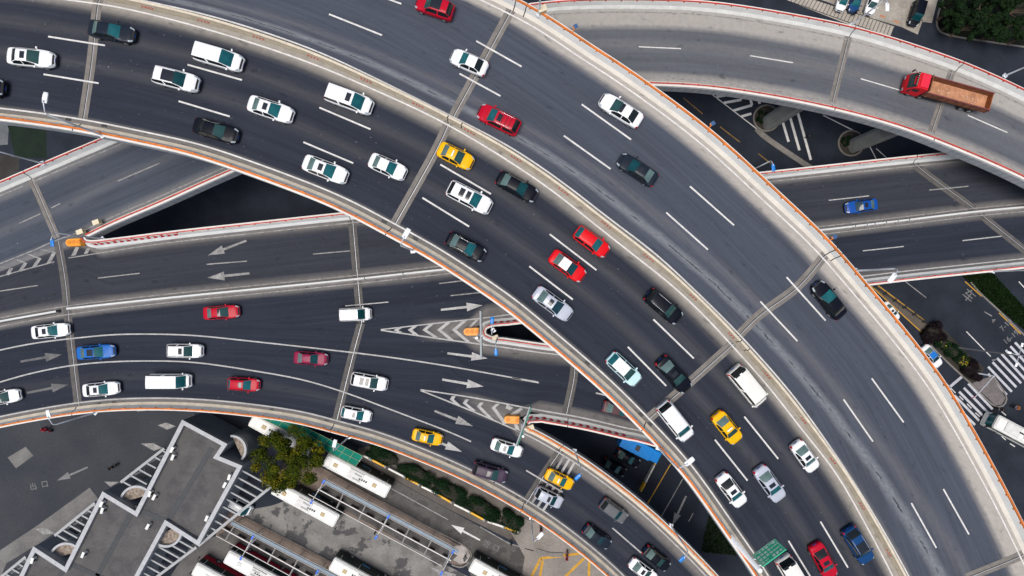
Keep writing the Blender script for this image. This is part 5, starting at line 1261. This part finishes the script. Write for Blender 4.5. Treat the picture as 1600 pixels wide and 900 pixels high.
shrub('shrub', 1474, 536, 2.6, 2.0, 1.2, 43, 'hedge', 1500, 'green shrub beside the left plum shrub on the island', 3, bloom=20)
shrub('shrub', 1489, 549, 2.8, 2.2, 1.3, 43, 'hedge', 1600, 'green shrub in the middle of the planted island', 4)
shrub('shrub', 1505, 564, 2.6, 2.2, 1.3, 43, 'hedge', 1500, 'green shrub with yellow blossom near the right plum shrub', 5, bloom=90)
gpoly('island_soil', [(1443, 520), (1450, 507), (1475, 515), (1510, 550), (1538, 575), (1530, 596), (1517, 600), (1480, 566)], .03, M('island_soil', (.03, .026, .02), .95))
gpoly('pavement', [(1519, 599), (1535, 592), (1551, 588), (1571, 622), (1565, 633), (1555, 633)], .10, ground_mat('island_pavers', (.13, .115, .115), (.18, .16, .158), .8))
gpoly('median_strip', [(1361, 447), (1372, 446), (1445, 501), (1456, 512), (1441, 520)], .010, ground_mat('brown_median', (.085, .070, .060), (.12, .10, .085), .4))
grass_patch('grass', [(1480, 408), (1535, 405), (1562, 440), (1600, 480), (1650, 530), (1650, 556), (1594, 510), (1532, 459)], 9000)
grass_patch('grass', [(1108, 803), (1130, 770), (1190, 800), (1200, 840), (1150, 868), (1095, 862)], 3500, seed=2)
HL = ('tuft of hedge nearest the green canopy roof', 'clipped hedge block behind the second white rail', 'clipped hedge block beside the third pair of white and yellow rails', 'clipped hedge block behind the fourth white rail', 'last clipped hedge block at the corner post of the yellow rail')
for i, (u, v, l) in enumerate(((600, 713, 4.2), (650, 741, 4.4), (702, 768, 4.4), (755, 795, 4.0), (799, 817, 3.0))):
    shrub('hedge', u, v, l * 1.5, 2.9, 1.2, 28, 'hedge', 7000, 'dark green ' + HL[i], 40 + i, 'hedges along the bus station edge', False, .11)
shrub('shrub', 1191, 183, 1.6, 1.8, .9, 20, 'hedge', 700, 'low green planting round the left bridge pier', 61); shrub('shrub', 1322, 220, 1.2, 1.8, .9, 20, 'hedge', 700, 'low green planting round the right bridge pier', 62)
shrub('shrub', 1108, -4, 2.2, 1.6, 1.4, 0, 'hedge', 900, 'small green shrub showing over the top edge behind the ramp', 63)
for (u, v, r, lab) in ((1197, 185, 2.15, 'round kerbed planter ring at the foot of the left bridge pier'), (1329, 224, 2.1, 'round kerbed planter ring at the foot of the right bridge pier')):
    c = P(u, v, 0); o = empty('planter_ring', c); tag(o, lab, 'planter'); bm = bmesh.new(); tube(bm, [(r * math.cos(a), r * math.sin(a), .12) for a in np.linspace(0, 2 * math.pi, 33)], .16, 8); mesh_obj('rim', bm, KERB, o)
    bm = bmesh.new(); prism(bm, [(r * math.cos(a), r * math.sin(a)) for a in np.linspace(0, 2 * math.pi, 25)[:-1]], .01, .10); mesh_obj('soil', bm, M('planter_soil', (.045, .038, .03), .95), o)
# white and yellow rails with posts
for i, (a, b, yl) in enumerate((((567, 712), (581, 719), 0), ((581, 719), (603, 730), 1), ((606, 732), (633, 746), 0), ((633, 746), (655, 758), 1), ((658, 760), (684, 773), 0), ((684, 773), (706, 786), 1), ((709, 788), (735, 801), 0), ((735, 801), (757, 813), 1), ((761, 815), (788, 824), 0), ((788, 824), (810, 832), 1))):
    A, B = P(*a, .8), P(*b, .8); c = (A + B) / 2; d = B - A; o = empty('road_barrier', (c.x, c.y, 0)); an = math.atan2(d.y, d.x); k = i // 2
    order = ('first', 'second', 'third', 'fourth', 'last')[k]
    tag(o, f'{order} {"yellow" if yl else "white"} barrier segment counting from the green canopy along the hedges', 'barrier', 'white and yellow barrier segments along the hedges')
    bm = bmesh.new(); bbox(bm, (0, 0, .40), (d.length - .1, .34, .8), an, .08); mesh_obj('body', bm, M('yellow_barrier_plastic', (.75, .40, .01), .5) if yl else M('white_barrier_plastic', (.72, .71, .66), .5), o)
    bm = bmesh.new(); q = d.normalized() * (d.length / 2 - .12); bbox(bm, (q.x, q.y, .45), (.26, .40, .92), an, .03); mesh_obj('post', bm, CONC, o)
# black railing on the street median
c = resample(np.array([(1368, 448), (1452, 508)], float), n=12); o = empty('street_railing', P(1410, 478, 0)); tag(o, 'black railing along the brown street median beside the yellow lines', 'railing')
bm = bmesh.new(); Q = [P(u, v, .5) - o.location - Vector((0, 0, .5)) for u, v in c]
for z in (.3, .65, 1.0): tube(bm, [q + Vector((0, 0, z)) for q in Q], .035, 6)
mesh_obj('rail', bm, TRIM, o); bm = bmesh.new()
for q in Q[::2]: tube(bm, [q + Vector((0, 0, .02)), q + Vector((0, 0, 1.1))], .06, 6); bbox(bm, q + Vector((.25, .05, .08)), (.7, .3, .12), .6, .02)
mesh_obj('post', bm, TRIM, o)
# four headed street mast and traffic signal
b = P(1490, 542, 0); o = empty('street_lamp', b); tag(o, 'tall grey mast with four white lamp heads over the crossing', 'street lamp'); hM = 92 * (1 - math.hypot(690, 92) / math.hypot(793, 106))
bm = bmesh.new(); tube(bm, [(0, 0, 0), (0, 0, hM)], [.17, .09], 10); bbox(bm, (0, 0, .3), (.7, .7, .6), 0, .05); mesh_obj('pole', bm, M('mast_grey', (.07, .075, .085), .5), o)
for (u, v) in ((1577, 551), (1597, 539), (1588, 570), (1608, 557)):
    q = P(u, v, hM) - b; bm = bmesh.new(); tube(bm, [(0, 0, hM - .1), Vector((q.x, q.y, hM))], .04, 6); mesh_obj('arm', bm, STEEL, o)
    bm = bmesh.new(); bbox(bm, Vector((q.x, q.y, hM)), (.62, .34, .14), math.atan2(q.y, q.x), .06); mesh_obj('lamp_head', bm, WHITEST, o)
b = P(1516, 581, 0); o = empty('traffic_signal', b); tag(o, 'grey signal post with a long arm and round red and blue sign over the crossing', 'traffic signal'); tp = P(1550, 588, 4.2); 
bm = bmesh.new(); tube(bm, [(0, 0, 0), (0, 0, 4.6)], [.12, .09], 8); mesh_obj('pole', bm, STEEL, o)
e = P(1523, 621, 4.5) - b; bm = bmesh.new(); tube(bm, [(0, 0, 4.5), Vector((e.x, e.y, 4.5))], .07, 8); mesh_obj('arm', bm, STEEL, o)
bm = bmesh.new(); mS = Matrix.Translation(Vector((e.x, e.y, 4.3))) @ Matrix.Rotation(rad(40), 4, 'Z') @ Matrix.Rotation(rad(60), 4, 'X')
bmesh.ops.create_cone(bm, cap_ends=True, segments=20, radius1=.42, radius2=.42, depth=.05, matrix=mS); mesh_obj('sign_panel', bm, M('sign_red', (.55, .02, .03), .4), o)
bm = bmesh.new(); bmesh.ops.create_cone(bm, cap_ends=True, segments=20, radius1=.30, radius2=.30, depth=.07, matrix=mS); mesh_obj('sign_centre', bm, M('sign_blue', (.03, .12, .5), .4), o)
# striped barricade under the road gap
A, B = P(1030, 712, 1), P(1001, 768, 1); o = empty('barricade', (A + B) / 2 - Vector((0, 0, 1))); tag(o, 'yellow and white barricade at the edge of the dark parking bay', 'barricade'); d = B - A; an = math.atan2(d.y, d.x)
for k, (nm, m_) in enumerate((('yellow_board', 'yellow_board_paint'), ('white_board', 'white_board_paint'), ('white_board', 'white_board_paint'), ('yellow_board', 'yellow_board_paint'))):
    bm = bmesh.new(); q = A.lerp(B, (k + .5) / 4) - o.location; bbox(bm, (q.x, q.y, .7), (d.length / 4 - .1, .25, 1.0), an, .03); mesh_obj(nm, bm, M(m_, (.65, .36, .02) if k in (0, 3) else (.5, .48, .42), .5), o)

# ================================================================== BUS STATION
PLAT = ground_mat('platform_pavers', (.15, .115, .095), (.20, .155, .128), .6); FLR = ground_mat('platform_floor', (.045, .044, .044), (.10, .095, .088), .5)
def platform(pts):
    bm = bmesh.new(); q = [P(u, v, .15) for u, v in pts]; prism(bm, [(p.x, p.y) for p in q], -.02, .15); o = mesh_obj('platform', bm, PLAT); tag(o, kind='structure')
platform([(470, 712), (600, 785), (731, 859), (735, 868), (729, 879), (720, 884), (706, 881), (600, 835), (490, 774), (430, 742)])
platform([(360, 796), (513, 876), (600, 925), (580, 970), (452, 899), (337, 838), (340, 820)])
gpoly('platform_floor', [(512, 757), (715, 868), (702, 880), (690, 880), (600, 831), (488, 769)], .158, FLR); gpoly('platform_floor', [(364, 822), (540, 916), (510, 930), (340, 836)], .158, FLR)
gpoly('platform_tip', [(711, 853), (722, 852), (731, 859), (735, 868), (729, 879), (718, 881), (705, 873)], .156, ground_mat('pale_tip_paving', (.34, .31, .29), (.42, .385, .36), .6))
BEAM = M('blue_grey_beam', (.15, .195, .24), .5, .2, var=.1); PIPE = M('white_pipe_paint', (.62, .60, .58), .5, var=.12); CROSS = M('grey_cross_beam', (.20, .195, .19), .7)
def shelter(label, beam, pipe, low, crosses, tracks):
    z = 2.6; o = empty('queue_shelter', P(beam[0][0], beam[0][1], 0)); tag(o, label, 'shelter', 'queue shelters on the platforms'); L0 = o.location
    def bar(nm, a, b, w, h, mat, zz=z):
        A, B = P(*a, zz) - L0, P(*b, zz) - L0; d = B - A; bm = bmesh.new(); c = (A + B) / 2; bbox(bm, (c.x, c.y, zz), (d.length, w, h), math.atan2(d.y, d.x), .015); return mesh_obj(nm, bm, mat, o)
    bar('gutter_beam', *beam, .52, .16, BEAM); 
    A0, B0 = np.array(beam[0], float), np.array(beam[1], float)
    for s in (-3.4, 3.4): bar('gutter_edge', A0 + (s * -.5, s), B0 + (s * -.5, s), .05, .1, PIPE, z + .1)
    bar('pipe', *pipe, .17, .17, PIPE, z + .12); bar('edge_beam', *low, .10, .14, PIPE)
    for a, b in crosses: bar('cross_beam', a, b, .22, .14, CROSS, z - .02)
    for a, b in crosses:
        for q in (a, b):
            p = P(*q, z) - L0; bm = bmesh.new(); tube(bm, [(p.x, p.y, .1), (p.x, p.y, z)], .06, 8); mesh_obj('post', bm, CROSS, o)
    for a, b in tracks: bar('guide_rail', a, b, .05, .05, M('guide_rail_grey', (.28, .24, .21), .6), .95)
    rng = random.Random(int(beam[0][0]))   # low dividing panels between the queue bays
    for t in np.linspace(.04, .96, 9):
        a = np.array(pipe[0]) + (np.array(pipe[1]) - np.array(pipe[0])) * t; p = P(*a, .9) - L0; d = P(*pipe[1], .9) - P(*pipe[0], .9); bm = bmesh.new(); bbox(bm, (p.x, p.y, .6), (1.4, .06, .9), math.atan2(d.y, d.x), .01)
        mesh_obj('bench_back', bm, M('bench_dark', (.05, .048, .046), .7), o)
shelter('open queue shelter with blue grey gutter below the bus with tan hatches', ((508, 752), (716, 862.5)), ((497, 764), (705, 876)), ((482, 772), (690, 884)),
        [((537.5, 769), (526, 794)), ((572, 788), (560, 813)), ((607, 807), (595, 832)), ((640, 824), (628, 849)), ((675, 843), (662, 868)), ((706, 860), (693, 884))], [((495, 738), (712, 855)), ((493, 741), (710, 858)), ((520, 748), (716, 852))])
shelter('open queue shelter with blue grey gutter beside the two coaches', ((361, 816), (545, 912)), ((347.5, 825), (530, 926)), ((338, 837), (520, 936)),
        [((367, 820), (353, 843)), ((398, 837), (385, 860)), ((431, 855), (418, 880)), ((466, 873), (453, 898)), ((500, 892), (487, 917))], [((372, 809), (530, 892)), ((370, 812), (528, 895))])
for i, (a, b, lab) in enumerate((((506, 752), (487, 784), 'twin blue headed lamp at the tree end of the first queue shelter'), ((607, 807), (588, 839), 'twin blue headed lamp in the middle of the first queue shelter'), ((708, 862), (690, 895), 'twin blue headed lamp at the rounded platform end'), ((395, 839), (377, 872), 'twin blue headed lamp above the white coach roof'), ((496, 893), (478, 925), 'twin blue headed lamp of the second shelter at the bottom edge'))):
    z = 5.2; A, B = P(*a, z), P(*b, z); m = (A + B) / 2; o = empty('street_lamp', (m.x, m.y, .15)); tag(o, lab, 'street lamp', 'twin lamps on the platforms'); d = (B - A); an = math.atan2(d.y, d.x)
    bm = bmesh.new(); tube(bm, [(0, 0, 0), (0, 0, z - .2)], [.09, .06], 8); mesh_obj('pole', bm, STEEL, o)
    bm = bmesh.new(); tube(bm, [(-d.x / 2, -d.y / 2, z - .1), (0, 0, z - .25), (d.x / 2, d.y / 2, z - .1)], .05, 6); mesh_obj('arm', bm, PIPE, o)
    for s in (-.5, .5):
        bm = bmesh.new(); bbox(bm, (d.x * s, d.y * s, z - .05), (.72, .30, .16), an, .07); mesh_obj('lamp_head', bm, M('cobalt_lamp_enamel', (.01, .14, .72), .35), o, True)
# green canopy roof
o = empty('canopy', P(480, 680, 0)); tag(o, 'long green panelled canopy roof half under the exit ramp', 'canopy'); zc = 3.1
U = resample(np.array([(567, 712), (483, 670), (395, 626)], float), n=14); D = resample(np.array([(555.5, 729), (470, 684), (380, 640)], float), n=14); bm = bmesh.new(); b2 = bmesh.new(); b3 = bmesh.new()
for i in range(13):
    vs = [bm.verts.new(P(*q, zc) - o.location) for q in (U[i], U[i + 1], D[i + 1], D[i])]; bm.faces.new(vs)
r = bmesh.ops.extrude_face_region(bm, geom=bm.faces[:]); 
for x in r['geom']:
    if isinstance(x, bmesh.types.BMVert): x.co.z -= .08
bmesh.ops.recalc_face_normals(bm, faces=bm.faces); mesh_obj('roof', bm, M('green_panels', (.001, .17, .12), .6, var=.15, scale=.6, spec=.1), o)
for i in range(14): tube(b2, [P(*U[i], zc + .04) - o.location, P(*D[i], zc + .04) - o.location], .035, 6)
for t in (.02, .5, .98): tube(b2, [P(*(U[i] + (D[i] - U[i]) * t), zc + .04) - o.location for i in range(14)], .04, 6)
mesh_obj('frame', b2, M('canopy_seam', (.30, .38, .22), .6), o)
for i in (0, 4, 8, 12): p = P(*((U[i] + D[i]) / 2), zc) - o.location; tube(b3, [(p.x, p.y, 0), (p.x, p.y, zc - .08)], .09, 8)
mesh_obj('post', b3, STEEL, o)
o = empty('bollard_sign', P(727, 868, .15)); tag(o, 'dark information post on the rounded platform tip', 'sign post'); bm = bmesh.new(); bbox(bm, (0, 0, 1.0), (.25, .25, 1.7), .5, .03); mesh_obj('pole', bm, TRIM, o); bm = bmesh.new(); bbox(bm, (.15, .4, 1.75), (.7, .45, .1), .5, .02); mesh_obj('sign_panel', bm, TRIM, o)

# ================================================================== STATION BUILDING
zr = 6.0; zp = 6.6
poly_px = [(284.5, 656), (355, 694), (342, 713), (378.5, 728), (310, 853), (260, 821), (182, 964), (0, 964), (52, 854), (101, 886), (160, 768), (211.5, 799)]
PT = [P(u, v, zp) for u, v in poly_px]; bld = empty('station_building', P(200, 800, 0)); tag(bld, 'stepped grey station building with white edged flat roofs', 'building'); O = bld.location
xy = [(p.x - O.x, p.y - O.y) for p in PT]
area = sum(xy[i - 1][0] * xy[i][1] - xy[i][0] * xy[i - 1][1] for i in range(len(xy)))
if area < 0: xy = xy[::-1]
def inset(q, d):
    out = []; n = len(q)
    for i in range(n):
        a, b, c = (np.array(q[i - 1]), np.array(q[i]), np.array(q[(i + 1) % n])); e1 = (b - a) / np.linalg.norm(b - a); e2 = (c - b) / np.linalg.norm(c - b)
        n1 = np.array((-e1[1], e1[0])); n2 = np.array((-e2[1], e2[0])); m = (n1 + n2) / (1 + n1 @ n2); out.append(tuple(b + m * d))
    return out
WALLM = M('grey_blue_wall', (.20, .225, .26), .8, var=.12, scale=.5)
bm = bmesh.new(); prism(bm, inset(xy, .06), -.1, zr); mesh_obj('wall', bm, WALLM, bld)
ROOFM = ground_mat('roof_felt', (.070, .069, .071), (.112, .108, .107), .45, stain=(.092, .089, .087))
bm = bmesh.new(); bm.faces.new([bm.verts.new((x, y, zr + .02)) for x, y in inset(xy, .3)]); mesh_obj('roof', bm, ROOFM, bld)
def ring(nm, d0, d1, z0, z1, mat):
    bm = bmesh.new(); a, b = inset(xy, d0), inset(xy, d1); n = len(a); v = [[bm.verts.new((x, y, z)) for x, y in q] for q, z in ((a, z0), (a, z1), (b, z1), (b, z0))]
    for k in range(n):
        for j in range(4): bm.faces.new((v[j][k], v[j][(k + 1) % n], v[(j + 1) % 4][(k + 1) % n], v[(j + 1) % 4][k]))
    bmesh.ops.recalc_face_normals(bm, faces=bm.faces); return mesh_obj(nm, bm, mat, bld)
COPW = M('white_coping', (.42, .43, .45), .75, var=.14)
ring('parapet', .04, .56, zr - .3, zp - .06, M('parapet_render', (.30, .31, .33), .8)); ring('coping', -.02, .62, zp - .07, zp, COPW)
GUT = M('dark_roof_channel', (.035, .040, .046), .6, var=.2)
def roofbar(a, b, w):
    A, B = P(*a, zr) - O, P(*b, zr) - O; d = B - A; bm = bmesh.new(); c = (A + B) / 2; bbox(bm, (c.x, c.y, zr + .03), (d.length, w, .06), math.atan2(d.y, d.x), .02); mesh_obj('roof_channel', bm, GUT, bld)
for a, b in (((331, 700), (262, 815)), ((210, 793), (268, 818)), ((206, 800), (152, 900)), ((104, 878), (165, 905)), ((100, 888), (86, 915))): roofbar(a, b, .78)
# pergolas fixed to the stepped walls
GB = M('grey_beam_render', (.36, .37, .38), .7, var=.1)
def pergola(label, a, b, wall, n, z=4.9):
    o = empty('pergola', P(*a, 0)); tag(o, label, 'pergola', 'slatted pergolas along the station building'); L0 = o.location
    def bar(nm, p, q, w, h, zz):
        A, B = P(*p, zz) - L0, P(*q, zz) - L0; d = B - A; c = (A + B) / 2; bm = bmesh.new(); bbox(bm, (c.x, c.y, zz), (d.length, w, h), math.atan2(d.y, d.x), .02); mesh_obj(nm, bm, GB, o)
    bar('beam', a, b, .42, .5, z + .15)
    a, b = np.array(a, float), np.array(b, float); w0, w1 = np.array(wall[0], float), np.array(wall[1], float)
    e = np.array((math.cos(rad(29)), math.sin(rad(29)))); wd = w1 - w0
    for t in np.linspace(.06, .97, n):
        p = a + (b - a) * t; m = np.array([[e[0], -wd[0]], [e[1], -wd[1]]]); k = np.linalg.solve(m, w0 - p); q = p + e * k[0]
        bar('slat', p, q, .26, .40, z)
    for t in (.1, .5, .95):
        p = P(*(a + (b - a) * t), z) - L0; bm = bmesh.new(); tube(bm, [(p.x, p.y, 0), (p.x, p.y, z)], .14, 8); mesh_obj('post', bm, GB, o)
pergola('grey slatted pergola between the right wall and the parked buses', (311, 852), (428, 757), ((305, 846), (371, 729)), 11)
pergola('grey slatted pergola below the right wall corner at the bottom edge', (308, 854), (240, 905), ((258, 828), (212, 912)), 7)
pergola('grey slatted pergola on the upper left wall above the yard arrow', (258, 700), (190, 753), ((268, 690), (220, 775)), 6)
pergola('grey slatted pergola on the middle left wall by the pale apron', (150, 785), (87, 836), ((158, 776), (110, 862)), 7)
pergola('grey slatted pergola at the lower left corner', (42, 869), (-12, 913), ((50, 862), (15, 925)), 6)
def halfround(label, c, r, a0, a1, z, fill):
    c = P(*c, z); o = empty('roof_planter', (c.x, c.y, 0)); tag(o, label, 'planter', 'half round planters on the building steps')
    A = np.linspace(rad(a0), rad(a1), 19); bm = bmesh.new(); prism(bm, [(math.cos(a) * (r - .05), math.sin(a) * (r - .05)) for a in A], 0, z - .5); mesh_obj('base', bm, WALLM, o)
    bm = bmesh.new(); v = [[bm.verts.new((math.cos(a) * q, math.sin(a) * q, h)) for a in A] for q, h in ((r, z - .6), (r, z), (r - .35, z), (r - .35, z - .6))]
    for k in range(18):
        for j in range(4): bm.faces.new((v[j][k], v[j][k + 1], v[(j + 1) % 4][k + 1], v[(j + 1) % 4][k]))
    bmesh.ops.recalc_face_normals(bm, faces=bm.faces); mesh_obj('rim', bm, COPW, o)
    bm = bmesh.new(); bm.faces.new([bm.verts.new((math.cos(a) * (r - .3), math.sin(a) * (r - .3), z - .48)) for a in A]); mesh_obj('filling', bm, ground_mat('gravel_fill', (.16, .125, .10), (.36, .30, .25), 2.5) if 'gravel_fill' not in MATS else MATS['gravel_fill'], o)
halfround('half round planter with brown gravel in the upper building step', (213, 786), 2.75, 32, 182, 5.6, 1)
halfround('half round planter with brown gravel in the lower building step', (103, 875), 2.75, 32, 182, 5.6, 1)
halfround('half round planter with brown gravel at the right building step', (259, 830), 2.6, -150, 22, 5.6, 1)
halfround('dark round stair turret with a white rim beside the big tree', (362, 703), 2.35, -45, 95, 5.0, 0)
ACW = M('white_unit_casing', (.72, .73, .70), .5, world=False, var=.06)
for k, (u, v) in enumerate(((270, 702), (271, 714), (235, 771), (242, 776), (160, 787), (161, 797), (232, 822), (131, 866), (52, 875), (352, 757), (324, 809), (359, 745))):
    c = P(u, v, zr + .5); o = empty('air_conditioner', (c.x, c.y, zr + .03), rad(62 + 6 * (k % 3))); tag(o, 'small white air conditioner unit on the grey flat roof', 'air conditioner', 'air conditioner units on the station roof')
    bm = bmesh.new(); bbox(bm, (0, 0, .42), (.95, .42, .68), 0, .04); mesh_obj('casing', bm, ACW, o)
    bm = bmesh.new(); tube(bm, [(0, -.215, .42), (0, -.235, .42)], .25, 14); mesh_obj('fan', bm, TRIM, o); bm = bmesh.new()
    for s in (-.35, .35): box(bm, (s, 0, .04), (.08, .5, .08))
    mesh_obj('foot', bm, TRIM, o)
# things glimpsed through the gaps on the left
gpoly('court_paving', [(-60, 190), (14, 194), (12, 226), (-60, 230)], .006, ground_mat('pale_court', (.10, .11, .12), (.14, .15, .16), .3))
gpoly('court_paving', [(12, 196), (72, 197), (73, 247), (24, 247)], .006, ground_mat('green_court', (.005, .012, .008), (.008, .02, .011), .5))
gpoly('court_paving', [(-60, 234), (30, 245), (30, 290), (-60, 320)], .007, ground_mat('brown_court', (.03, .028, .026), (.045, .042, .04), .5))
gpoly('court_paving', [(260, 330), (330, 290), (360, 340), (270, 352)], .006, ground_mat('slate_court', (.012, .016, .025), (.02, .026, .036), .5))
# ================================================================== CAMERA AND LIGHT
cam = bpy.data.cameras.new('camera'); co = bpy.data.objects.new('camera', cam); COL.objects.link(co); co.location = (0, 0, H); co.rotation_euler = (0, 0, 0)
cam.sensor_width = 36; cam.lens = 36 * F / 1600; cam.clip_end = 3000; cam.clip_start = .1; sc.camera = co
w = bpy.data.worlds.new('World'); sc.world = w; w.use_nodes = True; nt = w.node_tree; bg = nt.nodes['Background']
sky = nt.nodes.new('ShaderNodeTexSky'); sky.sky_type = 'NISHITA'; sky.sun_disc = False
EL, AZ = 76, 222   # azimuth clockwise from +Y
sky.sun_elevation = rad(EL); sky.sun_rotation = rad(AZ); sky.air_density = 1.0; sky.dust_density = 4.0; sky.ozone_density = 1.0
hs = nt.nodes.new('ShaderNodeHueSaturation'); hs.inputs['Saturation'].default_value = .85   # veiled, mostly overcast sky
nt.links.new(sky.outputs[0], hs.inputs['Color']); nt.links.new(hs.outputs[0], bg.inputs[0]); bg.inputs[1].default_value = .065
sd = bpy.data.lights.new('sun', 'SUN'); sd.energy = 1.5; sd.angle = rad(32); sd.color = (1, .965, .92); so = bpy.data.objects.new('sun', sd); COL.objects.link(so)
d = Vector((math.cos(rad(EL)) * math.sin(rad(AZ)), math.cos(rad(EL)) * math.cos(rad(AZ)), math.sin(rad(EL)))); so.rotation_euler = d.to_track_quat('Z', 'Y').to_euler()
sc.view_settings.view_transform = 'Standard'; sc.view_settings.look = 'None'; sc.view_settings.exposure = .78; sc.view_settings.gamma = 1
sc.render.film_transparent = False; sc.cycles.max_bounces = 6; sc.cycles.diffuse_bounces = 3; sc.cycles.use_denoising = True
